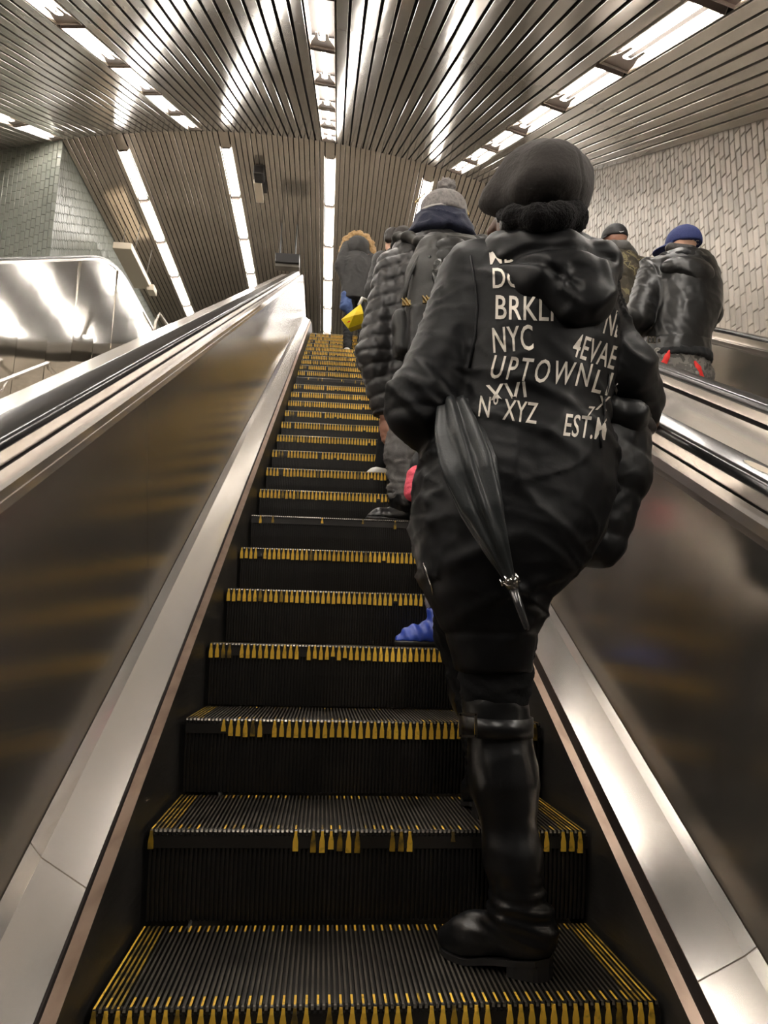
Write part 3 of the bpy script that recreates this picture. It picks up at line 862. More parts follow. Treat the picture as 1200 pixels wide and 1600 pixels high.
def hand_prims(wr, d, n, side, s=1.0, curl=.5):
    """wrist point, direction to the fingers, back-of-hand normal, side +1 when the thumb lies on d x n"""
    wr = np.array(wr, float); d = np.array(d, float); d /= np.linalg.norm(d); n = np.array(n, float); n -= d * n.dot(d); n /= np.linalg.norm(n)
    t = np.cross(d, n) * side
    g = lambda a, b, c: wr + (d * a + t * b + n * c) * s
    P = [cap(g(0, 0, 0), g(.05, 0, 0), .024 * s, .034 * s, (n, .55)), cap(g(.05, -.018, 0), g(.082, -.024, -.002), .018 * s, .014 * s), cap(g(.05, .018, 0), g(.085, .024, -.002), .018 * s, .014 * s)]
    for b, l in ((.03, .066), (.0105, .074), (-.0095, .068), (-.029, .054)):
        p = g(.085 if b > -.02 else .078, b, 0); a = .25 * curl
        for k, fr in enumerate((.45, .32, .23)):
            q = p + (d * math.cos(a) - n * math.sin(a)) * l * fr * s
            P.append(cap(p, q, (.0092 - .0008 * k) * s, (.0086 - .0008 * k) * s)); p = q; a += .75 * curl
    p = g(.02, .028, -.006); q = g(.05, .05, -.018); e = g(.078, .054, -.026)
    P += [cap(g(.01, .012, 0), p, .018 * s, .015 * s), cap(p, q, .014 * s, .0105 * s), cap(q, e, .0105 * s, .0085 * s)]
    return P
def body_prims(J, arms=True):
    s = J['H'] / 1.75; f = J['f']
    P = [cap(J['hipL'], J['hipR'], .095 * s, None, (f, .85)), cap(J['pelvis'], J['waist'], .125 * s, .115 * s, (f, .75)), cap(J['waist'], J['chest'], .115 * s, .135 * s, (f, .75)),
         cap(J['shL'], J['shR'], .062 * s), cap(J['chest'], J['neck'], .09 * s, .05 * s), cap(J['neck'], J['head'] - UPZ * .03, .054 * s, .05 * s)]
    for n in 'LR':
        P += [cap(J['hip' + n], J['knee' + n], .085 * s, .055 * s), cap(J['knee' + n], J['ankle' + n], .055 * s, .036 * s),
              cap(J['ankle' + n], J['heel' + n], .034 * s, .024 * s), cap(J['heel' + n] + UPZ * .012, J['heel' + n] + (J['toe' + n] - J['heel' + n]) * .85 + UPZ * .012, .025 * s, .018 * s)]
        if arms:
            P += [cap(J['sh' + n], J['el' + n], .052 * s, .042 * s), cap(J['el' + n], J['wr' + n], .041 * s, .027 * s)]
    return P
def body(J, m, parent, vox=.011, hands='LR', head_f=None, curl=.6):
    s = J['H'] / 1.75
    hp, hf = head_prims(J['head'], J['f'] if head_f is None else head_f, s)
    base = smin(body_prims(J) + hp, .03 * s)
    fine = list(hf); ex = []
    for n in 'LR':
        if n in hands:
            d = J['wr' + n] - J['el' + n]; sd = 1 if n == 'R' else -1
            nn = J.get('hn' + n, J['r'] * sd)
            ex.append(smin([cap(J['wr' + n] - d / np.linalg.norm(d) * .05, J['wr' + n], .028 * s, .024 * s)] + hand_prims(J['wr' + n], J.get('hd' + n, d), nn, J.get('hs' + n, 1 if n == 'L' else -1), s, curl), .006))
    f = smin([base] + fine, .012)
    return soft('body', f, vox, m, parent, it=1, extra=[nets(e, .0042) for e in ex])
def shoe(name, heel, toe, m, parent, w=.042, h=.06, vox=.007, sole=None, ankle=None, disp=None, hi=.0):
    """shoe with a flat sole resting at the z of heel/toe"""
    heel = np.array(heel, float); toe = np.array(toe, float); d = toe - heel; L = np.linalg.norm(d); d /= L
    g = lambda a, z: heel + d * a * L + UPZ * z
    P = [cap(g(.12, h * .55), g(.3, h * .6), w * .85, w * .95), cap(g(.3, h * .55), g(.72, h * .35), w * .95, w * .95), cap(g(.72, h * .32), g(.92, h * .22), w * .9, w * .62),
         cap(g(.14, h * .6), g(.2, h * 1.35 + hi), w * .85, w * .85)]
    f = cutb(cutb(smin(P, .03), g(0, .018), -UPZ), g(0, h * 1.5 + hi), UPZ)
    o = soft(name, f, vox, m, parent, it=1, disp=disp)
    S = cutb(cutb(smin([cap(g(.12, .02), g(.45, .02), w * .95, w * .9), cap(g(.45, .02), g(.74, .02), w * .9, w * 1.04), cap(g(.74, .02), g(.93, .02), w * 1.0, w * .7)], .02), g(0, .001), -UPZ, .002), g(0, .022), UPZ, .002)
    so = soft('sole', S, vox * .8, sole or M['black_plastic'], None, it=1)
    so.parent = o
    return o
def rows_px(rows):
    """(py, pxL, pxR, yc, b) outline rows of the photograph at depth yc -> loft rows"""
    out = []
    for py, l, r, yc, b in rows:
        p, q = at_y(l, py, yc), at_y(r, py, yc)
        out.append(((p[2] + q[2]) / 2, (p[0] + q[0]) / 2, (q[0] - p[0]) / 2, yc, b))
    return out
def folds(a1=.008, a2=.004, f1=(7, 7, 12), f2=(22, 22, 30), seed=1, warp=.05):
    def fn(V):
        W = V + warp * np.stack([vnoise(V, 6, seed + 3), vnoise(V, 6, seed + 4), vnoise(V, 6, seed + 5)], 1)
        return a1 * ridge(W, f1, seed) + a2 * ridge(W, f2, seed + 1) + a2 * .4 * vnoise(W, 55, seed + 2)
    return fn
def crease(V, freq, seed, amp, w=.3, turn=0.0, axis=1):
    c, s = math.cos(turn), math.sin(turn)
    W = V.copy(); W[:, 0] = V[:, 0] * c - V[:, 2] * s; W[:, 2] = V[:, 0] * s + V[:, 2] * c
    W = W + .02 * np.stack([vnoise(V, 9, seed + 3), vnoise(V, 9, seed + 4), vnoise(V, 9, seed + 5)], 1)
    n = vnoise(W, freq, seed); m = np.clip(vnoise(V, 5, seed + 7) + .45, 0, 1)
    return amp * m * np.maximum(0, 1 - np.abs(n) / w) ** 1.6
def groove(V, pts, amp, w):
    """raised (+) or sunk (-) line along a polyline, measured across x and z"""
    d = np.full(len(V), 9.0)
    Q = V[:, [0, 2]]
    for p, q in zip(pts[:-1], pts[1:]):
        a = np.array([p[0], p[2]]); b = np.array([q[0], q[2]]); ab = b - a
        h = np.clip(((Q - a) @ ab) / (ab @ ab), 0, 1)
        d = np.minimum(d, np.linalg.norm(Q - a - h[:, None] * ab, axis=1))
    return amp * np.exp(-(d / w) ** 2)
def quilt(period, amp, slope=(0, 0), seed=1, extra=.003):
    def fn(V):
        t = (V[:, 2] + slope[0] * V[:, 0] + slope[1] * V[:, 1] + .012 * vnoise(V, 9, seed)) / period
        b = np.abs(np.sin(PI * t)) ** .55
        return amp * (b - .6) + extra * ridge(V, (30, 30, 18), seed + 1) + extra * .7 * vnoise(V, 60, seed + 2)
    return fn
def loopband(name, c, a, b, h, th, m, parent, tilt=0.0, n=40, axis_r=(1, 0, 0), axis_f=(0, 1, 0)):
    """flat band around a limb"""
    mb = MB(); v = []; f = []
    r_, f_ = np.array(axis_r, float), np.array(axis_f, float)
    for i in range(n):
        g = 2 * PI * i / n; cs, sn = math.cos(g), math.sin(g)
        dz = tilt * cs
        for rr, z in ((0, -h / 2), (th, -h / 2), (th, h / 2), (0, h / 2)):
            v.append(np.array(c) + r_ * (a + rr) * cs + f_ * (b + rr) * sn + UPZ * (z + dz))
    for i in range(n):
        j = (i + 1) % n
        for k in range(4):
            l = (k + 1) % 4
            f.append((4 * i + k, 4 * j + k, 4 * j + l, 4 * i + l))
    mb.add(v, f); return mb.build(name, m, parent, True)
def text_mesh(txt, space=1.0):
    cu = bpy.data.curves.new('lettering', 'FONT'); cu.body = txt; cu.size = 1.0; cu.offset = .008; cu.space_character = space; cu.resolution_u = 3
    o = bpy.data.objects.new('lettering', cu); COL.objects.link(o)
    bpy.context.view_layer.update()
    me = bpy.data.meshes.new_from_object(o.evaluated_get(bpy.context.evaluated_depsgraph_get()))
    bpy.data.objects.remove(o)
    bm = bmesh.new(); bm.from_mesh(me); bpy.data.meshes.remove(me)
    bmesh.ops.triangulate(bm, faces=bm.faces[:])
    for _ in range(4):
        lim = .16
        es = [e for e in bm.edges if e.calc_length() > lim]
        if not es: break
        bmesh.ops.subdivide_edges(bm, edges=es, cuts=1)
        bmesh.ops.triangulate(bm, faces=bm.faces[:])
    bm.verts.index_update()
    V = np.array([v.co[:] for v in bm.verts]); Fc = [tuple(v.index for v in f.verts) for f in bm.faces]; bm.free()
    return V, Fc
def lettering(txt, p0, p1, hpx, tree, m, parent, shear=0.0, lift=.0025, cut=None, name='lettering', arc=0.0, space=1.0):
    """print txt on the cloth: baseline runs from p0 to p1 as it lies in the photograph, letters hpx tall"""
    V, Fc = text_mesh(txt, space)
    x0, x1 = V[:, 0].min(), V[:, 0].max(); h = .73
    p0 = np.array(p0, float); p1 = np.array(p1, float); bl = p1 - p0; L = np.linalg.norm(bl); e = bl / L
    n = np.array([e[1], -e[0]])
    out = []; ok = []
    for v in V:
        u = (v[0] - x0) / (x1 - x0); w = v[1] / h
        q = p0 + bl * u + n * (w * hpx + arc * 4 * u * (1 - u)) + e * shear * w * hpx
        d = Vector(ray(*q)).normalized()
        loc, nn, idx, dist = tree.ray_cast(Vector(CAM), d)
        ok.append(loc is not None and (cut is None or not cut(q)))
        out.append(tuple((loc if loc is not None else Vector(CAM)) - d * lift))
    F2 = [f for f in Fc if all(ok[i] for i in f)]
    if not F2: return None
    used = sorted({i for f in F2 for i in f}); mp = {a: b for b, a in enumerate(used)}
    return obj(name, mesh(name, [out[i] for i in used], [tuple(mp[i] for i in f) for f in F2], m), parent)
# ---------------------------------------------------------------- cloth and skin
M['parka'] = mat('black_parka_cloth', (0.0045, 0.0045, 0.005), 0.5, 0.0, 0.22, bump=((160, 160, 160), .08, 2.0, .002))
M['hood'] = mat('black_hood_cloth', (0.004, 0.004, 0.0045), 0.48, 0.0, 0.26, bump=((160, 160, 160), .08, 2.0, .002))
M['print'] = mat('silver_print', (0.62, 0.57, 0.50), 0.42, 0.25, bump=((90, 90, 90), .2, 2.0, .002), var=((35, 35, 35), (0.48, 0.44, 0.38), .45, .65))
M['felt'] = mat('dark_grey_felt', (0.052, 0.047, 0.044), 0.95, 0.0, 0.15, sheen=.1, bump=((140, 140, 140), .5, 4.0, .004))
M['fur_black'] = mat('black_fur', (0.006, 0.005, 0.005), 0.9, 0.0, 0.1, sheen=.05, bump=((220, 220, 220), .9, 4.0, .006))
M['leather'] = mat('black_boot_leather', (0.007, 0.007, 0.0075), 0.30, 0.0, 0.5, bump=((110, 110, 110), .12, 3.0, .003))
M['trouser'] = mat('black_trouser_cloth', (0.005, 0.005, 0.0055), 0.85, 0.0, 0.2, bump=((150, 150, 150), .1))
M['skin_dark'] = mat('brown_skin', (0.13, 0.062, 0.036), 0.45)
M['skin'] = mat('tan_skin', (0.36, 0.185, 0.125), 0.5, var=((20, 20, 20), (0.30, 0.145, 0.095), .4, .7))
M['skin_pale'] = mat('pale_skin', (0.56, 0.33, 0.23), 0.5)
M['hair'] = mat('black_hair', (0.018, 0.013, 0.011), 0.42, 0.0, 0.5, bump=((150, 150, 30), .6, 4.0, .006))
M['umbrella'] = mat('umbrella_cloth', (0.023, 0.0255, 0.026), 0.42, 0.0, 0.42, bump=((120, 120, 120), .08))
M['puffer_bag'] = mat('black_quilted_nylon', (0.006, 0.006, 0.0063), 0.45, 0.0, 0.35)
M['puffer'] = mat('charcoal_down_nylon', (0.026, 0.0245, 0.024), 0.40, 0.0, 0.45, bump=((60, 60, 60), .1, 3.0, .004))
M['navy'] = mat('navy_fleece', (0.0085, 0.011, 0.030), 0.85, sheen=.06, bump=((120, 120, 120), .3))
M['beanie'] = mat('grey_rib_knit', (0.22, 0.205, 0.195), 0.9, sheen=.05, bump=((120, 120, 120), .5, 3.0, .004), var=((60, 60, 60), (0.15, 0.14, 0.135), .45, .65))
M['beanie_edge'] = mat('pale_knit_edge', (0.48, 0.46, 0.44), 0.9)
M['pack'] = mat('black_backpack_nylon', (0.012, 0.0115, 0.0105), 0.5, 0.0, 0.45, bump=((140, 140, 140), .2, 2.0, .003))
M['pack_olive'] = mat('olive_black_nylon', (0.021, 0.020, 0.017), 0.55, bump=((140, 140, 140), .2, 2.0, .003))
M['mesh_pocket'] = mat('glossy_mesh_pocket', (0.014, 0.015, 0.014), 0.25, 0.0, 0.6)
M['jeans_grey'] = mat('grey_jeans', (0.10, 0.094, 0.091), 0.8, var=((25, 25, 8), (0.18, 0.17, 0.165), .45, .7), bump=((180, 180, 180), .2))
M['grey_trouser'] = mat('pale_grey_trousers', (0.22, 0.20, 0.21), 0.85, var=((30, 30, 30), (0.14, 0.13, 0.135), .45, .65))
M['coat_black'] = mat('black_coat_cloth', (0.008, 0.008, 0.0085), 0.75)
M['blue_shoe'] = mat('blue_sneaker', (0.020, 0.055, 0.36), 0.42, coat=.2)
M['white_sole'] = mat('white_rubber', (0.62, 0.60, 0.57), 0.5)
M['pink'] = mat('pink_knit', (0.80, 0.10, 0.15), 0.75, bump=((120, 120, 120), .3))
M['fur_tan'] = mat('tan_fur', (0.42, 0.27, 0.12), 0.9, sheen=.1, bump=((120, 120, 120), .9, 4.0, .01), var=((40, 40, 40), (0.36, 0.23, 0.11), .4, .65))
M['charcoal'] = mat('charcoal_parka', (0.026, 0.025, 0.0245), 0.65, bump=((120, 120, 120), .1))
M['yellow_bag'] = mat('yellow_plastic', (0.80, 0.60, 0.015), 0.38, var=((9, 9, 9), (0.62, 0.42, 0.01), .5, .7))
M['blue_bag'] = mat('blue_bag_cloth', (0.06, 0.105, 0.26), 0.7, var=((16, 16, 16), (0.03, 0.06, 0.18), .45, .65))
M['jacket_leather'] = mat('black_jacket_leather', (0.0085, 0.0083, 0.008), 0.36, 0.0, 0.5, bump=((45, 45, 45), .15, 4.0, .004))
M['cap_blue'] = mat('royal_blue_cap', (0.018, 0.030, 0.125), 0.8, bump=((150, 150, 150), .2))
M['cap_black'] = mat('black_cap', (0.009, 0.009, 0.0105), 0.6)
M['white_thread'] = mat('white_thread', (0.8, 0.8, 0.8), 0.6)
M['red'] = mat('red_webbing', (0.75, 0.025, 0.02), 0.6)
M['gold'] = mat('brass', (0.65, 0.50, 0.26), 0.25, 1.0)
M['cream'] = mat('cream_scarf', (0.42, 0.34, 0.25), 0.9, var=((50, 50, 50), (0.06, 0.045, 0.035), .5, .6))
M['dark_fleece'] = mat('dark_fleece', (0.007, 0.0075, 0.0085), 0.9, sheen=.05)
M['grey_hood'] = mat('grey_hood_cloth', (0.10, 0.097, 0.094), 0.85)
def camo(name, cols, scale, stretch=1.0):
    m = bpy.data.materials.new(name); m.use_nodes = True; nt = m.node_tree; b = nt.nodes['Principled BSDF']
    b.inputs['Roughness'].default_value = .8
    tc = nt.nodes.new('ShaderNodeTexCoord'); mp = nt.nodes.new('ShaderNodeMapping'); mp.inputs['Scale'].default_value = (scale, scale, scale * stretch)
    nz = nt.nodes.new('ShaderNodeTexNoise'); nz.inputs['Scale'].default_value = 1.0; nz.inputs['Detail'].default_value = 3.0; nz.inputs['Distortion'].default_value = .6
    rp = nt.nodes.new('ShaderNodeValToRGB'); rp.color_ramp.interpolation = 'CONSTANT'
    while len(rp.color_ramp.elements) < len(cols): rp.color_ramp.elements.new(.5)
    for e, (p, c) in zip(rp.color_ramp.elements, cols): e.position = p; e.color = (*c, 1)
    nt.links.new(tc.outputs['Object'], mp.inputs[0]); nt.links.new(mp.outputs[0], nz.inputs['Vector']); nt.links.new(nz.outputs['Fac'], rp.inputs[0]); nt.links.new(rp.outputs[0], b.inputs['Base Color'])
    return m
M['camo'] = camo('woodland_camo', [(0, (0.012, 0.010, 0.007)), (.38, (0.036, 0.030, 0.018)), (.52, (0.055, 0.042, 0.026)), (.58, (0.15, 0.13, 0.065)), (.63, (0.03, 0.026, 0.015)), (.72, (0.015, 0.0125, 0.009))], 9)
M['camo_grey'] = camo('grey_camo', [(0, (0.06, 0.057, 0.051)), (.42, (0.17, 0.16, 0.145)), (.52, (0.10, 0.095, 0.086)), (.60, (0.22, 0.21, 0.19)), (.70, (0.07, 0.067, 0.06))], 12)

def PX(px, py, y): return at_y(px, py, y)

# ---------------------------------------------------------------- woman in the lettered parka
WY = .13
wom = empty('person', 'person in black parka with silver letters and fur-trimmed cap, standing on one tall boot', 'person', (.27, .12, 0))
J = rig((.275, .12, 0), 1.66, 0.05)
J['heelR'] = np.array([.292, .112, .055]); J['toeR'] = np.array([.185, .222, .05]); J['ankleR'] = PX(808, 1415, .12); J['kneeR'] = PX(774, 1120, .15)
J['hipR'] = PX(800, 830, .15); J['hipL'] = PX(745, 830, .17)
J['kneeL'] = np.array([.235, .50, .66]); J['ankleL'] = np.array([.30, .48, .30]); J['heelL'] = np.array([.30, .46, .24]); J['toeL'] = np.array([.29, .63, .24])
J['pelvis'] = PX(790, 800, .15); J['waist'] = PX(825, 650, .13); J['chest'] = PX(840, 500, .13); J['neck'] = PX(843, 385, .13); J['head'] = PX(833, 330, .11)
J['shL'] = PX(728, 440, .13); J['elL'] = PX(660, 632, .11); J['wrL'] = PX(690, 655, .33); J['shR'] = PX(928, 472, .14); J['elR'] = PX(985, 595, .14); J['wrR'] = PX(1015, 640, .36)
HF = np.array([-.80, .60, .05])
body(J, M['skin_dark'], wom, vox=.009, head_f=HF)
# legs of the trousers
tr = smin([cap(J['hipR'], J['kneeR'] + UPZ * .08, .098, .070), cap(J['kneeR'] + UPZ * .08, J['kneeR'] - UPZ * .10, .069, .048), cap(J['hipL'], J['kneeL'], .10, .075), cap(J['kneeL'], J['ankleL'] + UPZ * .06, .07, .06)], .03)
soft('trousers', tr, .008, M['trouser'], wom, folds(.002, .0035, (14, 14, 40), (20, 20, 60), 21))
# parka
rows = rows_px([(395, 770, 930, .14, .10), (420, 735, 940, .135, .125), (470, 716, 958, .13, .145), (560, 716, 954, .125, .15), (640, 706, 946, .125, .148), (700, 668, 955, .13, .16),
                (760, 652, 952, .135, .175), (830, 646, 935, .14, .18), (880, 652, 905, .14, .17), (930, 668, 856, .14, .15), (985, 696, 833, .145, .12), (1048, 714, 826, .15, .098)])
top = PX(850, 385, .14)
sleeves = [cap(J['shL'] + A((.02, 0, -.01)), J['elL'], .080, .070), cap(J['elL'] + A((0, -.01, -.01)), J['wrL'], .074, .058), cap(J['elL'], J['elL'] + A((.05, .05, -.035)), .066, .05),
           cap(J['shR'] + A((-.02, 0, 0)), PX(976, 570, .13), .058, .054), cap(PX(976, 570, .13), PX(1000, 625, .20), .054, .048), cap(PX(975, 590, .14), PX(1000, 640, .22), .055, .045)]
pk = smin([loft(rows, 2.2), cap(PX(745, 425, .13), PX(905, 430, .14), .072)] + sleeves, .032)
hem = PX(770, 1050, .05)
pk = cutb(pk, hem, (0.05, -.12, -1))
_w = lambda V: folds(.003, .0014, (6, 6, 5), (20, 20, 16), 3, .05)(V) + crease(V, (4, 4, 13), 31, .008, .3, .55) + crease(V, (5, 5, 15), 33, .006, .28, -.5) + crease(V, (12, 12, 34), 35, .0035, .3, .3) + ((V[:, 0] > .47) | (V[:, 0] < .10)) * (crease(V, (8, 8, 22), 37, .007, .3, .7) + crease(V, (9, 9, 24), 38, .006, .28, -.3))
zE = J['elL'][2]; zW = PX(800, 625, 0)[2]; zH = PX(800, 900, 0)[2]
def parka_disp(V):
    d = _w(V)
    # gathered waist and creases in the elbow and above the knee
    g = np.exp(-((V[:, 2] - zW) / .05) ** 2); d -= .008 * g * (.5 + .5 * ridge(V, (5, 5, 26), 9))
    x = V[:, 2] + .55 * (V[:, 0] - .3) + .02 * vnoise(V, 7, 12)
    d += .006 * np.maximum(0, np.sin(x * 62)) ** 2 * np.exp(-((V[:, 2] - zW + .02) / .11) ** 2)
    k = np.exp(-((V[:, 2] - zH) / .13) ** 2); y = V[:, 2] - .5 * (V[:, 0] - .2) + .03 * vnoise(V, 6, 14)
    d += .006 * k * np.maximum(0, np.sin(y * 55)) ** 2 * np.clip(vnoise(V, 6, 19) + .6, 0, 1)
    el = np.exp(-((V[:, 2] - zE) / .1) ** 2) * (V[:, 0] < .14)
    d += .008 * el * np.maximum(0, np.sin((V[:, 2] * .8 + V[:, 0] * .9 + .03 * vnoise(V, 9, 15)) * 70)) ** 2
    hm = np.exp(-((V[:, 2] - hem[2] - .075) / .006) ** 2); d -= .003 * hm
    # text panel of the back stays flatter
    return d
parka = soft('parka', pk, .0065, M['parka'], wom, parka_disp, it=2)
tree = bvh(parka)
# hood hanging behind the neck
hd = smin(chain([PX(757, 402, .13), PX(780, 396, .07), PX(825, 394, .02), PX(880, 396, .01), PX(932, 414, .04), PX(948, 428, .12)], [.022, .030, .036, .038, .036, .026]) +
          [ell(PX(876, 436, .0), (.100, .062, .062)), ell(PX(906, 458, -.01), (.060, .058, .072)), cap(PX(792, 420, .03), PX(893, 488, -.025), .030, .026), cap(PX(945, 410, .02), PX(930, 480, -.015), .034, .028), cap(PX(790, 405, .09), PX(925, 410, .1), .05)], .035)
def hood_disp(V):
    c = PX(885, 440, 0)
    u = (V[:, 0] - c[0]) * .8 + (V[:, 2] - c[2]); w = (V[:, 2] - c[2]) - .55 * (V[:, 0] - c[0])
    return folds(.003, .0012, (7, 7, 7), (20, 20, 20), 41, .05)(V) + crease(V, (5, 5, 14), 43, .009, .3, .6) + crease(V, (6, 6, 12), 45, .007, .28, -.7) + .004 * np.maximum(0, np.sin(w * 48 + 1.2 * vnoise(V, 8, 42))) ** 2 + groove(V, [PX(785, 403, 0), PX(850, 398, 0), PX(955, 408, 0)], -.012, .010) + groove(V, [PX(775, 400, 0), PX(830, 425, 0), PX(885, 468, 0)], -.010, .009) + groove(V, [PX(872, 436, 0), PX(866, 470, 0), PX(884, 488, 0)], .007, .008) + groove(V, [PX(935, 425, 0), PX(944, 470, 0), PX(915, 500, 0)], .006, .010) - .022 * np.exp(-((V[:, 0] - c[0] - .01) / .05) ** 2 - ((V[:, 2] - c[2] - .0) / .028) ** 2)
hood = soft('hood', hd, .0065, M['hood'], wom, hood_disp, it=2)
# print on the back
L_ = [('MDTN', (766, 413), (846, 405), 26, 0), ('DOWN', (770, 450), (872, 446), 33, .02), ('BRKLN', (774, 498), (884, 502), 39, -.02), ('NYC', (771, 551), (834, 546), 41, .02), ('NEW', (942, 520), (992, 536), 42, -.06),
      ('4EVAEVA', (892, 555), (990, 588), 38, -.05), ('UPTOWN', (764, 590), (918, 604), 38, .16), ('LIC', (924, 612), (978, 624), 38, .08), ('XVI', (762, 634), (824, 628), 34, -.02),
      ('N° XYZ', (747, 650), (838, 662), 34, -.02), ('X', (930, 640), (948, 642), 24, .2), ('Z', (914, 655), (924, 656), 22, .2), ('EST.MCM', (880, 680), (985, 692), 36, .04)]
for t, a, b_, h, sh in L_:
    cut = None
    if t == 'XVI': cut = lambda q: q[1] > 626 - (q[0] - 762) * .06
    if t in ('NEW', '4EVAEVA', 'LIC', 'EST.MCM') and b_[0] > 960: cut = lambda q, e=(966 if h > 37 else 948): q[0] > e
    if t == 'MDTN': cut = lambda q: q[1] < 392
    o = lettering(t, a, b_, h, tree, M['print'], wom, sh, cut=cut, arc=0, space=1.3 if t in ('UPTOWN', 'LIC') else 1.05)
# thin details on the parka
def ontree(px, py, lift=.003, tr=None):
    d = Vector(ray(px, py)).normalized(); loc, *_ = (tr or tree).ray_cast(Vector(CAM), d)
    return (loc if loc is not None else Vector(at_y(px, py, .05))) - d * lift
mb = MB(); mb.tube([ontree(x, y) for x, y in ((662, 880), (668, 898), (674, 915), (677, 930))], .0022, 6); mb.build('pocket_zip', M['chrome'], wom, True)
mb = MB(); mb.tube([ontree(x, y, .002) for x, y in ((735, 400), (742, 440), (746, 480), (742, 530), (733, 575))], .0028, 6); mb.build('armhole_seam', M['parka'], wom, True)
mb = MB(); mb.tube([ontree(x, y, .003) for x, y in ((952, 585), (950, 605), (944, 625), (945, 650), (938, 675), (940, 700))], .0028, 6); mb.build('side_seam', M['parka'], wom, True)
# cap with a soft crown, its peak, and the fur roll
hc = J['head']
cr = smin([ell(PX(848, 290, .085), (.090, .125, .072)), cap(PX(842, 264, .09), PX(872, 287, .085), .062, .074), ell(PX(846, 314, .075), (.086, .112, .045)), cap(PX(810, 285, .10), PX(780, 306, .12), .056, .036), cap(PX(790, 306, .12), PX(760, 319, .14), .030, .013), cap(PX(890, 320, .10), PX(885, 285, .1), .03, .05)], .04)
cr = cutb(cr, PX(840, 333, .0), (-.06, .10, -1))
soft('flat_cap', cr, .006, M['felt'], wom, lambda V: .002 * ridge(V, 12, 51) + .0012 * vnoise(V, 70, 52) - .003 * np.exp(-((V[:, 0] - PX(888, 280, .03)[0] + .25 * (V[:, 2] - 1.70)) / .0035) ** 2) * (V[:, 1] < .12), it=2)
fr = smin(chain([PX(786, 338, .09), PX(804, 341, .02), PX(840, 341, -.025), PX(872, 341, -.015), PX(892, 341, .04), PX(896, 340, .13)], [.016, .024, .027, .029, .033, .030]), .02)
soft('fur_trim', fr, .0055, M['fur_black'], wom, lambda V: .0022 * vnoise(V, 110, 53) + .0022 * vnoise(V, 220, 54) + .002 * vnoise(V, 30, 55), it=0)
hr = smin([ell(hc + A((.02, -.01, .0)), (.080, .090, .075)), cap(PX(800, 352, .06), PX(880, 352, .06), .03)], .03)
soft('hair', hr, .009, M['hair'], wom, lambda V: .003 * vnoise(V, 80, 56), it=1)
sc = smin(chain([PX(793, 360, .07), PX(810, 364, .03), PX(825, 366, .02)], .013), .01)
soft('scarf', sc, .005, M['cream'], wom, it=1)
# tall boots
def boot_foot(heel, toe, ank, top_c, name, lean=0):
    heel = np.array(heel, float); toe = np.array(toe, float); d = toe - heel; d[2] = 0; L = np.linalg.norm(d); d /= L
    g = lambda a, z: np.array([heel[0], heel[1], heel[2]]) + d * a * L + UPZ * z
    calf = ank + (top_c - ank) * .62
    P = [cap(g(.16, .075), g(.34, .085), .043, .043), cap(g(.34, .070), g(.70, .040), .044, .038), cap(g(.70, .038), g(.91, .028), .036, .024), cap(g(.17, .08), ank, .043, .044), cap(ank, ank + (calf - ank) * .35, .045, .052), cap(ank + (calf - ank) * .35, calf, .052, .063), cap(calf, top_c, .064, .070)]
    f = smin(P, .035)
    f = cutb(f, g(.15, .036), -(UPZ + d * .17))
    f = cutb(f, top_c + UPZ * .045, (.55, -.35, 1))
    def disp(V):
        z = V[:, 2] - ank[2]
        wr = np.exp(-((z - .0) / .045) ** 2)
        w = .0042 * wr * np.sin((V[:, 2] + (.35 * vnoise(V, 5, 64)) * (V[:, 0] - ank[0]) + .012 * vnoise(V, 14, 61)) * 260) * np.clip(vnoise(V, 11, 65) + .75, 0, 1)
        return w + .0025 * ridge(V, (10, 10, 18), 62) + .001 * vnoise(V, 40, 63)
    o = soft('boot', f, .0055, M['leather'], wom, disp, it=1)
    sl = MB()
    def outline(a0, a1, w0, n=16):
        pts = []
        for i in range(n + 1):
            a = a0 + (a1 - a0) * i / n
            wd = np.interp(a, [.0, .08, .25, .45, .72, .88, .97, 1.0], [.012, .036, .041, .036, .043, .034, .016, .004])
            pts.append((a, wd))
        return [(a, w) for a, w in pts] + [(a, -w) for a, w in pts[::-1]]
    sd = np.array([d[1], -d[0], 0])
    fn = lambda u, w, q: g(u, q) + sd * w
    sl.prism(outline(.0, .98, 1, 24), .0, .011, lambda u, w, q: g(u, q + max(0.0, .029 - .043 * max(0, u - .05) if u < .72 else 0.0) * (1 if u < .6 else max(0, (.74 - u) / .14))) + sd * w * 1.04)
    sole = sl.mesh('sole', M['black_plastic']); so = obj('sole', sole); so.parent = o
    hl = MB(); hl.prism(outline(.005, .32, 1, 10), 0.0, .030, fn); ho = obj('heel', hl.mesh('heel', M['black_plastic'])); ho.parent = o
    return o
toe = at_z(691, 1478, .018); heel = np.array([.327, .088, 0]); toe = np.array([toe[0], toe[1] + .03, 0])
bt = boot_foot(heel, toe, PX(810, 1412, .115), PX(774, 1100, .15), 'boot')
kc = PX(777, 1134, .145)
bd = loopband('strap', kc, .0685, .0685, .038, .006, M['leather'], None, tilt=0); bd.location = -Vector(wom.location); bd.parent = bt; bd.location = (0, 0, 0)
bk = MB(); c = PX(731, 1133, .075)
for dx, dz, sx, sz in ((0, .021, .034, .005), (0, -.021, .034, .005), (-.016, 0, .005, .045), (.016, 0, .005, .045)): bk.box((c[0] + dx, c[1], c[2] + dz), (sx, .006, sz))
b_ = obj('buckle', bk.mesh('buckle', M['chrome'])); b_.parent = bt
boot_foot((.30, .43, RISE), (.29, .675, RISE), np.array([.30, .48, RISE + .12]), np.array([.25, .52, RISE + .42]), 'boot')

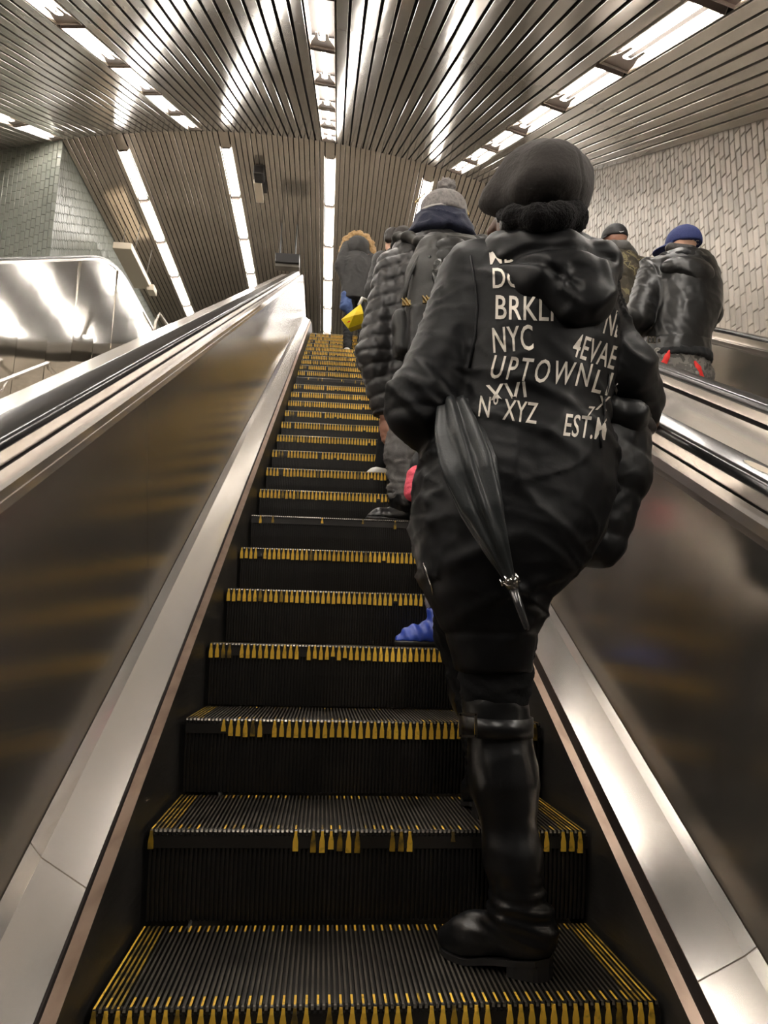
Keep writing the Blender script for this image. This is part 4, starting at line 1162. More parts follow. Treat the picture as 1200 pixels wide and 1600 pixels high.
# umbrella tucked under the arm
ub = empty('umbrella', 'furled black umbrella hanging under the arm against the lettered parka', 'umbrella', tuple(PX(750, 780, -.06)))
axis = [(706, 628), (716, 680), (733, 740), (752, 800), (775, 855), (797, 905)]
ctr = []
for i, (x, y) in enumerate(axis):
    if i == 0: ctr.append(Vector(PX(x, y, .05))); continue
    h = ontree(x, y, 0); d = Vector(ray(x, y)).normalized(); ctr.append(h - d * (.030, .036, .034, .030, .022, .016)[i])
for _ in range(2):
    for i in range(1, len(ctr) - 1): ctr[i] = ctr[i] * .4 + (ctr[i - 1] + ctr[i + 1]) * .3 if _ == 0 else ctr[i]
mb = MB(); v = []; f = []; n = 72; m_ = 40
dirv = (ctr[-1] - ctr[0]).normalized(); sx = dirv.cross(Vector((0, 1, 0))).normalized(); sy = sx.cross(dirv).normalized()
for i in range(m_ + 1):
    t = i / m_; q = t * (len(ctr) - 1); k = min(int(q), len(ctr) - 2); p = ctr[k].lerp(ctr[k + 1], q - k)
    rb = float(np.interp(t, [0, .15, .35, .6, .85, 1], [.028, .040, .046, .036, .020, .010]))
    for j in range(n):
        a = 2 * PI * j / n
        pl = a * 7 + 2.2 * t + .5 * math.sin(a * 2 + 4 * t)
        r = rb * (1 + .24 * math.cos(pl) * min(1, 1.25 - t) + .10 * math.cos(3 * a + 5 * t) + .05 * math.sin(11 * a + 9 * t))
        v.append(p + sx * math.cos(a + .5 * t) * r * 1.05 + sy * math.sin(a + .5 * t) * r * .8)
for i in range(m_):
    for j in range(n): f.append((i * n + j, i * n + (j + 1) % n, (i + 1) * n + (j + 1) % n, (i + 1) * n + j))
f.append(tuple(range(n - 1, -1, -1))); f.append(tuple(m_ * n + j for j in range(n)))
mb.add(v, f); mb.build('canopy', M['umbrella'], ub, True)
e0 = ctr[-1]; tip = Vector(PX(824, 985, e0.y - .005)); dd = (tip - e0)
mb = MB(); mb.tube([e0 - dd * .03, e0 + dd * .02, e0 + dd * .05, e0 + dd * .17, e0 + dd * .2], [.013, .016, .0165, .012, .010], 16); mb.build('metal_ring', M['chrome'], ub, True)
mb = MB(); mb.tube([e0 + dd * .18, e0 + dd * .6, e0 + dd * .95, e0 + dd], [.0095, .008, .0065, .004], 12); mb.build('tip', M['rubber'], ub, True)
mb = MB()
for k in range(5):
    a = k * 1.25 + .3; p = e0 + dd * -.02 + sx * math.cos(a) * .018 + sy * math.sin(a) * .015
    mb.tube([p - dd * .04, p + dd * .10], .0022, 6)
tag(mb.build('rib_tips', M['chrome'], ub, True), kind='stuff')

# quilted jacket carried over the right arm
cj = empty('jacket', 'black quilted jacket carried over the arm on the right side of the lettered parka', 'jacket', tuple(PX(960, 760, .2)))
pj = smin([cap(PX(965, 655, .17), PX(962, 740, .19), .062, .068), cap(PX(962, 740, .19), PX(938, 845, .18), .068, .058), cap(PX(925, 700, .16), PX(915, 850, .17), .06, .045), cap(PX(985, 660, .2), PX(972, 700, .2), .045, .05)], .04)
soft('quilted_body', pj, .007, M['puffer_bag'], cj, lambda V: quilt(.105, .006, (.35, 0), 71, .002)(V) + crease(V, (7, 7, 16), 75, .007, .3, .5) + crease(V, (12, 12, 24), 77, .004, .3, -.6), it=2)
sj = smin(chain([PX(950, 640, .12), PX(985, 650, .13), PX(1008, 668, .17)], [.03, .034, .026]), .02)
soft('collar', sj, .007, M['puffer_bag'], cj, folds(.006, .003, (14, 14, 14), (30, 30, 30), 73), it=1)
# ---------------------------------------------------------------- man in the puffer jacket
def standing(x, n, dy, H, yaw, xc=0.0):
    """base point of a figure on step n, dy behind its nosing"""
    return (x, n * RUN + dy, zpath(n * RUN, .7, 9.75))
PYY = 2.2; Z6 = 6 * RISE
pm = empty('person', 'person in charcoal puffer jacket and grey bobble hat, wearing a black backpack', 'person', (.33, PYY, Z6))
J = rig((.335, PYY, Z6), 1.76, .12)
J['shL'] = PX(612, 420, 2.17); J['elL'] = PX(584, 555, 2.15); J['wrL'] = PX(601, 652, 2.2); J['shR'] = PX(742, 420, 2.2); J['hdL'] = np.array([.12, .05, -1]); J['hnL'] = np.array([-.75, -.65, 0]); J['hsL'] = 1
J['hipL'] = PX(640, 655, 2.2); J['kneeL'] = PX(628, 715, 2.2); J['ankleL'] = PX(625, 785, 2.21); J['heelL'] = np.array([.235, 2.235, Z6 + .03]); J['toeL'] = np.array([.14, 2.205, Z6 + .03])
J['head'] = PX(693, 340, 2.19)
body(J, M['skin'], pm, vox=.012, curl=.8)
rw = rows_px([(378, 650, 730, 2.2, .12), (392, 615, 755, 2.2, .16), (430, 600, 760, 2.2, .19), (520, 598, 760, 2.2, .20), (600, 600, 755, 2.2, .20), (650, 606, 750, 2.2, .19)])
pf = smin([loft(rw, 2.3), cap(J['shL'], J['elL'], .085, .088), cap(J['elL'], J['wrL'] + UPZ * .03, .086, .062), cap(J['shR'], J['elR'], .085, .08), cap(J['elR'], J['wrR'], .08, .055)], .035)
pf = cutb(pf, J['wrL'] + UPZ * .012, (0, 0, -1))
soft('puffer_jacket', pf, .0085, M['puffer'], pm, lambda V: quilt(.074, .013, (-.22, 0), 81, .003)(V) + crease(V, (14, 14, 26), 82, .003, .3, .9), it=1)
jn = smin([cap(PX(642, 640, 2.2), J['kneeL'], .10, .085), cap(J['kneeL'], J['ankleL'] + UPZ * .05, .082, .062), cap(J['hipR'], J['kneeR'], .095, .075), cap(J['kneeR'], J['ankleR'], .075, .06)], .03)
soft('jeans', jn, .009, M['jeans_grey'], pm, folds(.007, .006, (9, 9, 22), (18, 18, 40), 84), it=1)
sf = smin([cap(J['ankleL'] + UPZ * .17, J['ankleL'], .068, .056)], .01)
soft('boot_shaft', sf, .008, M['leather'], pm, folds(.003, .007, (9, 9, 30), (16, 16, 45), 85), it=1)
def blacks(o): o.name = 'boot'; return o
shoe('boot', (.275, 2.25, Z6), (.075, 2.175, Z6), M['leather'], pm, w=.045, h=.075, hi=.04, disp=lambda V: .002 * ridge(V, (20, 20, 20), 86))
shoe('boot', J['heelR'] * A((1, 1, 0)) + UPZ * Z6, J['toeR'] * A((1, 1, 0)) + UPZ * Z6, M['leather'], pm, w=.045, h=.075, hi=.04)
# hood of the navy sweater bunched round the neck
nv = smin([loft(rows_px([(332, 668, 716, 2.19, .085), (342, 655, 730, 2.19, .12), (356, 645, 738, 2.19, .14), (372, 636, 742, 2.19, .15)]), 2.1)], .02)
soft('navy_hood', nv, .008, M['navy'], pm, lambda V: folds(.004, .002, (9, 9, 13), (22, 22, 30), 88, .05)(V) + crease(V, (6, 6, 16), 89, .012, .3, .4) + crease(V, (6, 6, 16), 90, .012, .3, -.4), it=2)
hcn = PX(693, 322, 2.19)
bn = smin([ell(PX(693, 326, 2.19), (.126, .125, .088)), ell(PX(693, 340, 2.19), (.128, .127, .075))], .03)
bn = cutb(bn, PX(729, 343, 2.19), (0, 0, -1))
def rib(V):
    a = np.arctan2(V[:, 1] - hcn[1], V[:, 0] - hcn[0]); return .0028 * np.abs(np.sin(a * 34)) + .001 * vnoise(V, 90, 91)
bo = soft('beanie', bn, .006, M['beanie'], pm, rib, it=1)
pc = PX(697, 293, 2.18)
po = soft('bobble', ell(pc, (.052, .052, .046)), .0045, M['beanie'], None, lambda V: .009 * vnoise(V, 75, 92) + .005 * vnoise(V, 150, 93), it=0); po.parent = bo
eb = MB(); arc_ = [PX(x, y, yy) for x, y, yy in ((655, 333, 2.19), (662, 326, 2.12), (675, 321, 2.08), (690, 319, 2.07), (706, 322, 2.08), (720, 329, 2.12), (729, 338, 2.19))]
eb.tube(arc_, .0065, 8); eo = eb.build('pale_edge', M['beanie_edge'], None, True); eo.parent = bo; eo.location = (0, 0, 0)
for o_ in (po, eo): o_.location = (0, 0, 0)
gl = MB(); gl.tube([PX(664, 302, 2.3), PX(655, 311, 2.22), PX(649, 317, 2.16)], .0055, 8); gl.tube([PX(722, 312, 2.3), PX(727, 325, 2.22), PX(732, 336, 2.16)], .0055, 8); gl.build('glasses', M['gold'], pm, True)
# backpack
bp = empty('backpack', 'black backpack with side pockets and a front mesh pocket on the puffer jacket', 'backpack', tuple(PX(690, 480, 1.95)))
yb_ = 1.93
bk_rows = rows_px([(372, 668, 742, yb_ + .03, .05), (385, 655, 752, yb_, .09), (430, 634, 758, yb_ - .02, .12), (500, 626, 760, yb_ - .02, .125), (560, 628, 755, yb_, .12), (590, 640, 745, yb_ + .02, .09)])
soft('main_bag', loft(bk_rows, 2.8), .009, M['pack_olive'], bp, lambda V: folds(.005, .003, (8, 8, 5), (20, 20, 14), 95)(V), it=3)
tp = smin([ell(PX(706, 388, yb_ - .09), (.088, .06, .045)), ell(PX(706, 404, yb_ - .11), (.085, .045, .05))], .02)
soft('top_flap', tp, .007, M['pack'], bp, folds(.003, .002, (10, 10, 10), (30, 30, 30), 96), it=1)
mp_ = smin([cap(PX(690, 420, yb_ - .13), PX(712, 470, yb_ - .15), .05, .06, ((0, 1, 0), .45)), cap(PX(672, 405, yb_ - .11), PX(690, 470, yb_ - .14), .012)], .02)
soft('mesh_pocket', mp_, .007, M['mesh_pocket'], bp, folds(.006, .004, (9, 9, 9), (24, 24, 24), 97), it=1)
sp = smin([rbox(PX(632, 525, yb_ - .03), (.05, .07, .11), .03), rbox(PX(628, 505, yb_ - .03), (.045, .06, .055), .03)], .02)
soft('side_pocket', sp, .007, M['pack'], bp, folds(.003, .002, (10, 10, 8), (30, 30, 20), 98), it=2)
soft('front_pocket', rbox(PX(672, 520, yb_ - .12), (.10, .045, .13), .03), .008, M['pack'], bp, folds(.004, .002, (10, 10, 8), (30, 30, 20), 99), it=2)
for pts in (((668, 384, 1.88), (655, 400, 1.84), (642, 425, 1.80), (634, 450, 1.80), (630, 480, 1.82)), ((664, 392, 1.87), (650, 410, 1.83), (638, 435, 1.80), (632, 470, 1.81))):
    mb = MB(); mb.tube([PX(*p) for p in pts], .009, 8); mb.build('piping', M['pack'], bp, True)
for side in ((((676, 388, 1.93), (658, 379, 1.99), (638, 371, 2.06), (624, 372, 2.16), (618, 385, 2.3))), (((728, 386, 1.93), (740, 378, 1.99), (752, 376, 2.06), (760, 380, 2.16), (764, 395, 2.3)))):
    st_ = smin(chain([PX(*p) for p in side], .032, ((0, .3, 1), .4)), .02)
    soft('shoulder_strap', st_, .008, M['pack_olive'], bp, it=1)
for c_ in ((632, 470), (664, 466)):
    q = PX(c_[0], c_[1], yb_ - .16); mb = MB()
    mb.tube([q + A((-.012, 0, .012)), q + A((.014, 0, -.022))], .005, 8); mb.tube([q + A((.006, 0, .014)), q + A((.030, 0, -.020))], .005, 8); mb.box((q[0] + .01, q[1] + .012, q[2] - .005), (.04, .012, .03)); mb.build('buckle', M['gold'], bp)

# ---------------------------------------------------------------- figure hidden behind the woman (blue sneaker, pink mitten)
def plain_person(label, x, n, dy, H, yaw, skin, coat, coat_m, tm, sm, hairm=None, coat_lo=.50, cw=.18, cd=.15, hats=True, vox=.013, sole=None, hands='LR', arms=None, coatdisp=None, shoe_kw={}):
    b = standing(x, n, dy, H, yaw); e = empty('person', label, 'person', b)
    J = rig(b, H, yaw)
    if arms: J.update(arms)
    body(J, skin, e, vox=vox, hands=hands)
    s = H / 1.75
    g = lambda k: b[2] + k * H
    P = [loft([(g(coat_lo), b[0], cw * s * 1.05, b[1], cd * s), (g(.62), b[0], cw * s, b[1], cd * s), (g(.74), b[0], cw * s * 1.05, b[1], cd * s), (g(.81), b[0], cw * s * .95, b[1], cd * .8 * s), (g(.845), b[0], cw * .5 * s, b[1], cd * .55 * s)], 2.3)]
    for q in 'LR': P += [cap(J['sh' + q], J['el' + q], .078 * s, .07 * s), cap(J['el' + q], J['wr' + q] + (J['el' + q] - J['wr' + q]) * .12, .068 * s, .052 * s)]
    soft(coat, smin(P, .03), .011, coat_m, e, coatdisp or folds(.008, .004, (7, 7, 7), (18, 18, 18), int(n * 7 + x * 10)), it=1)
    P = []
    for q in 'LR': P += [cap(J['hip' + q], J['knee' + q], .092 * s, .07 * s), cap(J['knee' + q], J['ankle' + q] - UPZ * .0, .068 * s, .058 * s)]
    soft('trousers', smin(P, .02), .011, tm, e, folds(.004, .005, (9, 9, 22), (16, 16, 34), n + 3), it=1)
    for q in 'LR':
        h_, t_ = J['heel' + q].copy(), J['toe' + q].copy(); h_[2] = t_[2] = b[2]; d = (t_ - h_); h_ -= d * .12; t_ += d * .12
        shoe('shoe', h_, t_, sm, e, w=.045 * s, h=.062 * s, sole=sole, **shoe_kw)
    return e, J
bl = at_y(667, 985, 1.20)
e, J = plain_person('person hidden behind the lettered parka, with blue sneaker and pink mitten', .375, 3, .16, 1.42, .45, M['skin'], 'coat', M['coat_black'], M['grey_trouser'], M['blue_shoe'], cw=.165, cd=.15, sole=M['black_plastic'],
    arms={'wrL': at_y(655, 735, 1.22), 'elL': at_y(690, 690, 1.22), 'hdL': np.array([-.2, 0, -1.0])}, hands='', coat_lo=.54)
soft('sleeve', cap(at_y(690, 690, 1.22), at_y(656, 738, 1.22), .052, .04), .009, M['coat_black'], e, it=0)
# the visible sneaker stands apart from the other foot, at the left
shoe('shoe', (bl[0] + .075, 1.21, 3 * RISE), (bl[0] - .10, 1.165, 3 * RISE), M['blue_shoe'], e, w=.048, h=.08, hi=.02, sole=M['black_plastic'], disp=lambda V: .003 * np.sin(V[:, 0] * 160 + V[:, 2] * 60))
soft('sock', cap((bl[0] + .045, 1.205, 3 * RISE + .10), (bl[0] + .05, 1.205, 3 * RISE + .19), .04, .046), .007, M['coat_black'], e, it=0)
soft('trouser_cuff', smin([cap(at_y(690, 925, 1.21), at_y(687, 940, 1.21), .052, .05), cap(at_y(690, 925, 1.21), at_y(706, 820, 1.21), .052, .07)], .01), .008, M['grey_trouser'], e, folds(.004, .004, (9, 9, 22), (20, 20, 40), 5), it=1)
soft('mitten', smin([cap(at_y(650, 745, 1.2), at_y(648, 768, 1.2), .034, .038), cap(at_y(655, 738, 1.2), at_y(662, 765, 1.19), .026, .03), cap(at_y(644, 752, 1.19), at_y(641, 762, 1.19), .014)], .012), .005, M['pink'], e, folds(.004, .003, (14, 14, 14), (40, 40, 40), 6), it=1)
soft('long_top', smin([cap(at_y(662, 775, 1.22), at_y(660, 805, 1.22), .04, .035), cap(at_y(700, 720, 1.25), at_y(680, 800, 1.25), .07, .05)], .02), .009, M['grey_trouser'], e, folds(.004, .003, (9, 9, 12), (20, 20, 30), 7), it=1)
# hat so that the head is covered
hh_ = J['head']; soft('hair', smin([ell(hh_ + A((0, -.01, .025)), (.078, .095, .09))], .01), .011, M['hair'], e, it=1)

# ---------------------------------------------------------------- dark haired person with the yellow bag
e, J = plain_person('person with short black hair and bare ear, between fur hood and bobble hat', .47, 16, .2, 1.86, .25, M['skin_pale'], 'jacket', M['coat_black'], M['trouser'], M['white_sole'], cw=.12, cd=.13,
    hands='', arms={'shL': np.array([.385, 5.83, 4.70]), 'elL': np.array([.38, 5.80, 4.4]), 'wrL': np.array([.39, 5.86, 4.12])})
hc_ = J['head']
soft('hair', diff(smin([ell(hc_ + A((0, -.022, .03)), (.095, .105, .095)), cap(hc_ + A((-.05, -.06, -.02)), hc_ + A((.05, -.06, -.03)), .045)], .02), ell(hc_ + A((-.09, .01, -.045)), (.035, .05, .03))), .009, M['hair'], e, lambda V: .004 * ridge(V, (30, 30, 12), 101), it=1)
# person hidden behind the puffer jacket, with one white shoe and the yellow bag
plain_person('person hidden behind the puffer jacket, only one white shoe showing', .40, 8, .2, 1.60, .2, M['skin_pale'], 'jacket', M['coat_black'], M['trouser'], M['white_sole'], cw=.14, cd=.12, hands='',
    arms={'elL': np.array([.22, 3.03, 2.62]), 'wrL': np.array([.12, 3.08, 2.70]), 'kneeL': np.array([.26, 3.02, 2.08]), 'ankleL': np.array([.20, 3.0, 1.70]), 'heelL': np.array([.215, 3.0, 1.65]), 'toeL': np.array([.125, 2.96, 1.65])}, sole=M['white_sole'])
# yellow bag
p0 = at_y(549, 497, 3.05)
yb = empty('bag', 'folded yellow plastic bag held out at the left of the puffer sleeve', 'bag', tuple(p0))
q = lambda x, y, yy: Vector(at_y(x, y, yy))
a_, b2, c2, d2, e2_, f2 = q(533, 499, 3.02), q(563, 475, 3.02), q(566, 505, 3.02), q(544, 513, 3.02), q(553, 493, 2.96), q(568, 490, 2.98)
back = Vector((.02, .10, .02))
mb = MB(); vs = [a_, e2_, d2, c2, b2, a_ + back, b2 + back, c2 + back, d2 + back, f2]
mb.add(vs, [(0, 1, 2), (1, 3, 2), (0, 4, 1), (1, 4, 9), (1, 9, 3), (0, 5, 6, 4), (5, 8, 7, 6), (0, 2, 8, 5), (2, 3, 7, 8), (4, 6, 7, 3, 9)])
mb.build('bag_body', M['yellow_bag'], yb)
mb = MB(); mb.tube([q(561, 477, 3.06), q(566, 466, 3.08), q(573, 470, 3.1)], .012, 8); mb.build('bag_handle', M['white_sole'], yb, True)
mb = MB(); mb.add([a_ + (e2_ - a_) * .15 + (d2 - a_) * .5 + Vector((0, -.004, 0)), a_ + (e2_ - a_) * .45 + (d2 - a_) * .35 + Vector((0, -.006, 0)), a_ + (e2_ - a_) * .45 + (d2 - a_) * .5 + Vector((0, -.006, 0))], [(0, 1, 2)]); mb.build('red_mark', M['red'], yb)

# ---------------------------------------------------------------- dark capped head between the two
e, J = plain_person('person in a dark knitted hat, half hidden behind the bobble hat and the black hair', .47, 13, .16, 1.80, 0, M['skin_pale'], 'jacket', M['charcoal'], M['trouser'], M['cap_black'], cw=.16, cd=.13)
soft('knitted_hat', smin([ell(J['head'] + A((0, -.01, .04)), (.098, .112, .10)), cap(J['head'] + A((-.05, -.05, -.03)), J['head'] + A((.05, -.05, -.03)), .05)], .02), .009, M['felt'], e, lambda V: .003 * vnoise(V, 40, 103), it=1)

# ---------------------------------------------------------------- person with the fur hood, near the top
FY = 22 * RUN + .2
xc = .155
e, J = plain_person('person in charcoal coat with tan fur-edged hood, near the top of the steps', xc, 22, .2, 1.78, 0, M['skin_pale'], 'coat', M['charcoal'], M['coat_black'], M['white_sole'], cw=.20, cd=.17, coat_lo=.44,
    arms={'wrL': at_y(541, 446, FY - .05), 'elL': at_y(532, 415, FY - .05), 'shL': at_y(543, 385, FY)}, shoe_kw={})
hz = J['head']
soft('hair', ell(hz + A((0, 0, .03)), (.088, .105, .10)), .011, M['hair'], e, it=0)
hd2 = smin([ell(hz + A((0, -.03, -.03)), (.155, .12, .145)), cap(hz + A((-.12, 0, -.15)), hz + A((.12, 0, -.15)), .09)], .04)
soft('hood', hd2, .011, M['charcoal'], e, folds(.008, .004, (8, 8, 8), (20, 20, 20), 105), it=1)
ft = smin(chain([hz + A((-.22, .0, -.10)), hz + A((-.17, .0, .06)), hz + A((-.08, .0, .145)), hz + A((.02, .0, .165)), hz + A((.11, .0, .125)), hz + A((.18, .0, .03)), hz + A((.22, .0, -.12))], [.045, .05, .055, .055, .055, .05, .04]), .02)
soft('fur_trim', ft, .009, M['fur_tan'], e, lambda V: .016 * vnoise(V, 42, 107) + .009 * vnoise(V, 95, 108), it=0)
bg = empty('bag', 'crumpled blue bag in the hand of the fur-hooded person', 'bag', tuple(at_y(541, 475, FY - .1)))
soft('bag_body', smin([cap(at_y(540, 462, FY - .08), at_y(541, 478, FY - .08), .055, .075), cap(at_y(541, 478, FY - .08), at_y(549, 490, FY - .08), .07, .04)], .03), .01, M['blue_bag'], bg, folds(.012, .006, (9, 9, 9), (20, 20, 20), 109), it=1)

# ---------------------------------------------------------------- man in the leather jacket, right escalator
LY = 2.62; n7 = 7
lb = (1.965, LY, zpath(7 * RUN)); lm = empty('person', 'person in royal blue cap and hooded black leather jacket on the right escalator', 'person', lb)
J = rig(lb, 1.68, .35)
J['head'] = PX(1064, 385, LY + .02); J['shL'] = PX(1020, 425, LY); J['elL'] = PX(998, 495, LY - .06); J['wrL'] = PX(1010, 520, LY + .2); J['shR'] = PX(1105, 430, LY + .05); J['elR'] = PX(1108, 490, LY + .12); J['wrR'] = PX(1085, 530, LY + .3)
body(J, M['skin_pale'], lm, vox=.012, head_f=np.array([-.75, .66, -.12]), hands='LR')
rw = rows_px([(402, 1035, 1105, LY, .12), (418, 1015, 1115, LY, .15), (450, 1012, 1122, LY, .175), (490, 1016, 1120, LY, .18), (525, 1010, 1105, LY, .18), (548, 1008, 1102, LY, .175)])
lj = smin([loft(rw, 2.3), cap(J['shL'], J['elL'], .085, .08), cap(J['elL'], J['wrL'], .078, .055), cap(J['shR'], J['elR'], .08, .075), cap(J['elR'], J['wrR'], .07, .05)], .03)
soft('leather_jacket', lj, .009, M['jacket_leather'], lm, lambda V: folds(.004, .002, (6, 6, 6), (18, 18, 20), 111, .06)(V) + crease(V, (5, 5, 7), 116, .010, .3, 1.1) + (V[:, 0] < 1.80) * crease(V, (9, 9, 26), 118, .016, .35, .7), it=1)
hem_ = smin([loft(rows_px([(540, 1007, 1103, LY, .18), (563, 1004, 1104, LY, .185)]), 2.3)], .01)
soft('waistband', hem_, .009, M['jacket_leather'], lm, folds(.004, .002, (8, 8, 6), (20, 20, 24), 112), it=1)
hem_ = smin([loft(rows_px([(558, 1003, 1106, LY, .188), (570, 1001, 1106, LY, .19)]), 2.3)], .01)
soft('fleece_hem', hem_, .009, M['dark_fleece'], lm, lambda V: .006 * vnoise(V, 60, 113), it=0)
hod = smin([ell(PX(1070, 422, LY - .10), (.16, .10, .075)), cap(PX(1025, 412, LY - .02), PX(1085, 407, LY - .10), .045, .045), cap(PX(1085, 407, LY - .10), PX(1110, 420, LY), .045, .04), ell(PX(1085, 433, LY - .11), (.12, .085, .07))], .04)
soft('jacket_hood', hod, .008, M['jacket_leather'], lm, lambda V: folds(.004, .002, (6, 6, 6), (18, 18, 18), 114)(V) + crease(V, (5, 5, 9), 119, .008, .3, .3), it=2)
fur_ = smin(chain([PX(1018, 414, LY + .02), PX(1040, 403, LY - .06), PX(1070, 399, LY - .12), PX(1098, 404, LY - .08), PX(1112, 418, LY)], [.026, .03, .03, .03, .026]), .02)
soft('hood_fleece', fur_, .008, M['dark_fleece'], lm, lambda V: .008 * vnoise(V, 55, 115), it=0)
def ontr(px, py, o, y): 
    t = bvh(o); return ontree(px, py, .004, t)
wb = [c for c in lm.children if c.name.startswith('waistband')][0]
mb = MB(); bq = ontr(1016, 531, wb, LY); bq = Vector(PX(1018, 531, LY - .24))
for dx, dz, sx_, sz_ in ((0, .018, .04, .007), (0, -.018, .04, .007), (-.02, 0, .007, .04), (.02, 0, .007, .04), (0, 0, .006, .036)): mb.box((bq[0] + dx, bq[1], bq[2] + dz), (sx_, .007, sz_))
mb.box((bq[0] + .05, bq[1] + .01, bq[2]), (.01, .01, .02)); mb.box((bq[0] - .055, bq[1] + .01, bq[2] - .01), (.012, .01, .012)); mb.build('belt_buckle', M['chrome'], lm)
pr_ = smin([loft(rows_px([(560, 1004, 1098, LY, .165), (600, 1000, 1096, LY, .17)]), 2.3), cap(J['hipL'] - A((.03, 0, 0)), J['kneeL'], .12, .10), cap(J['hipR'] + A((.02, 0, 0)), J['kneeR'], .12, .10), cap(J['kneeL'], J['ankleL'], .10, .075), cap(J['kneeR'], J['ankleR'], .10, .075)], .03)
pr_o = soft('camo_trousers', pr_, .01, M['camo_grey'], lm, folds(.010, .006, (8, 8, 10), (18, 18, 22), 117), it=1)
trp = bvh(pr_o)
for pts, w_ in ((((1046, 549), (1042, 558), (1037, 569)), .02), (((1086, 566), (1091, 575), (1095, 590)), .022)):
    st_ = smin(chain([ontree(x, y, .004, trp)[:] for x, y in pts], [w_ * .5, w_ * .8, w_], ((0, 1, 0), .5)), .006); soft('red_strap', st_, .006, M['red'], lm, it=0)
for q in 'LR':
    h_, t_ = J['heel' + q].copy(), J['toe' + q].copy(); h_[2] = t_[2] = lb[2]; shoe('shoe', h_ - (t_ - h_) * .1, t_ + (t_ - h_) * .1, M['cap_black'], lm, w=.048, h=.065)
def ballcap(parent, hc, f, m, s=1.0, tilt=0.0):
    f = np.array(f, float); f[2] = 0; f /= np.linalg.norm(f); r = np.cross(f, UPZ); u = UPZ * math.cos(tilt) - f * math.sin(tilt); f2 = np.cross(u, r)
    R = np.stack([r, f2, u], 1); g = lambda x, y, z: np.array(hc) + (r * x + f2 * y + u * z) * s
    cr = cutb(ell(g(0, -.005, .035), A((.088, .105, .108)) * s, R), g(0, 0, .018), -u)
    def seams(V):
        q = (V - A(g(0, -.005, .035))) @ A(R); a = np.arctan2(q[:, 1], q[:, 0])
        return -.0022 * np.exp(-(np.abs(((a + PI / 6) % (PI / 3)) - PI / 6) / .03) ** 2) + .001 * vnoise(V, 60, 121)
    o = soft('cap', cr, .007, m, parent, seams, it=1)
    vz = MB(); n = 14; v = []; fc = []
    for th_ in (0, .006):
        for i in range(n + 1):
            a = -1.25 + 2.5 * i / n
            v.append(g(.083 * math.sin(a), .095 * math.cos(a) - .005, .022 + th_)); 
            k = max(0, math.cos(a * 1.2)); v.append(g(.086 * math.sin(a) * (1 + .05 * k), .095 * math.cos(a) + .075 * k ** .6, .012 - .012 * (1 - k) + th_ - .012 * k))
    h2 = 2 * (n + 1)
    for i in range(n):
        fc += [(2 * i, 2 * i + 1, 2 * i + 3, 2 * i + 2), (h2 + 2 * i, h2 + 2 * i + 2, h2 + 2 * i + 3, h2 + 2 * i + 1), (2 * i + 1, h2 + 2 * i + 1, h2 + 2 * i + 3, 2 * i + 3)]
    vz.add(v, fc); ob = vz.build('visor', m, None, True); ob.parent = o
    bt_ = soft('button', ell(g(0, -.005, .144), A((.011, .011, .007)) * s), .004, m, None, it=0); bt_.parent = o
    return o
hq = PX(1066, 390, LY + .02)
cp = ballcap(lm, PX(1066, 389, LY + .02), (-.75, .66, 0), M['cap_blue'], 1.08, .08)
tcap = bvh(cp); 
o = lettering('CC', (1079, 381), (1092, 382), 7, tcap, M['white_thread'], None, lift=.002, name='emblem'); 
if o: o.parent = cp
soft('hair', smin([cap(PX(1048, 388, LY - .02), PX(1080, 392, LY - .06), .035)], .01), .008, M['hair'], lm, it=1)

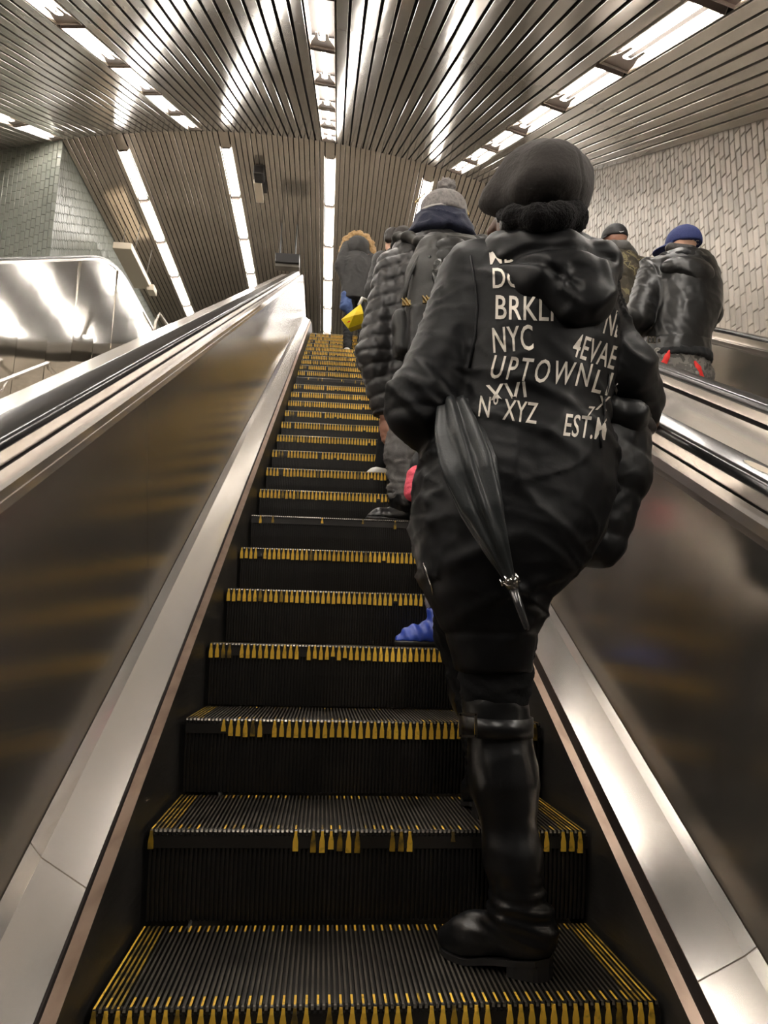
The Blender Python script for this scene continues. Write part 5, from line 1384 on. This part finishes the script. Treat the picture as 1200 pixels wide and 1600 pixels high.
# ---------------------------------------------------------------- man in the camouflage jacket, right escalator
GY = 10 * RUN + .2
gb = (2.12, GY, zpath(10 * RUN)); gm = empty('person', 'person in camouflage jacket and black cap on the right escalator', 'person', gb)
J = rig(gb, 1.70, .4)
J['head'] = PX(960, 375, GY); J['shR'] = PX(996, 418, GY); J['elR'] = PX(1003, 470, GY); J['shL'] = PX(925, 418, GY)
body(J, M['skin'], gm, vox=.013, head_f=np.array([-.78, .62, 0]))
rw = rows_px([(393, 945, 980, GY, .10), (405, 925, 995, GY, .14), (430, 918, 1003, GY, .17), (480, 916, 1004, GY, .175), (540, 918, 1002, GY, .175)])
soft('camo_jacket', smin([loft(rw, 2.3), cap(J['shR'], J['elR'], .085, .08), cap(J['elR'], J['wrR'], .075, .055), cap(J['shL'], J['elL'], .085, .08), cap(J['elL'], J['wrL'], .075, .055)], .03), .010, M['camo'], gm,
     lambda V: folds(.008, .004, (7, 7, 8), (18, 18, 20), 131)(V) - .006 * np.exp(-((V[:, 2] - PX(970, 436, GY - .15)[2] + .1 * (V[:, 0] - 2.2)) / .008) ** 2), it=1)
soft('hood', smin(chain([PX(938, 392, GY - .02), PX(955, 386, GY - .1), PX(975, 386, GY - .1), PX(988, 398, GY - .02)], [.035, .042, .042, .035]), .02), .009, M['grey_hood'], gm, folds(.008, .004, (9, 9, 9), (20, 20, 20), 133), it=1)
soft('beard', ell(J['head'] + A((-.05, .04, -.09)), (.06, .06, .05)), .009, M['hair'], gm, it=0)
soft('trousers', smin([cap(J['hipL'], J['kneeL'], .11, .085), cap(J['hipR'], J['kneeR'], .11, .085), cap(J['kneeL'], J['ankleL'], .085, .065), cap(J['kneeR'], J['ankleR'], .085, .065)], .03), .012, M['trouser'], gm, it=1)
for q in 'LR':
    h_, t_ = J['heel' + q].copy(), J['toe' + q].copy(); h_[2] = t_[2] = gb[2]; shoe('shoe', h_ - (t_ - h_) * .1, t_ + (t_ - h_) * .1, M['cap_black'], gm, w=.048, h=.065)
cg = ballcap(gm, PX(959, 377, GY), (-.78, .62, 0), M['cap_black'], 1.0, .05)
tg = bvh(cg)
mb = MB(); vv = [ontree(x, y, .003, tg) for x, y in ((967, 361), (969.5, 363), (973, 362), (976, 360.5), (972, 361.6), (969, 361.8))]
mb.add(vv, [(0, 1, 5), (1, 4, 5), (1, 2, 4), (2, 3, 4)]); ob = mb.build('emblem', M['white_thread']); ob.parent = cg
soft('hair', cap(PX(950, 383, GY - .05), PX(972, 381, GY - .08), .03), .009, M['skin'], gm, it=0)
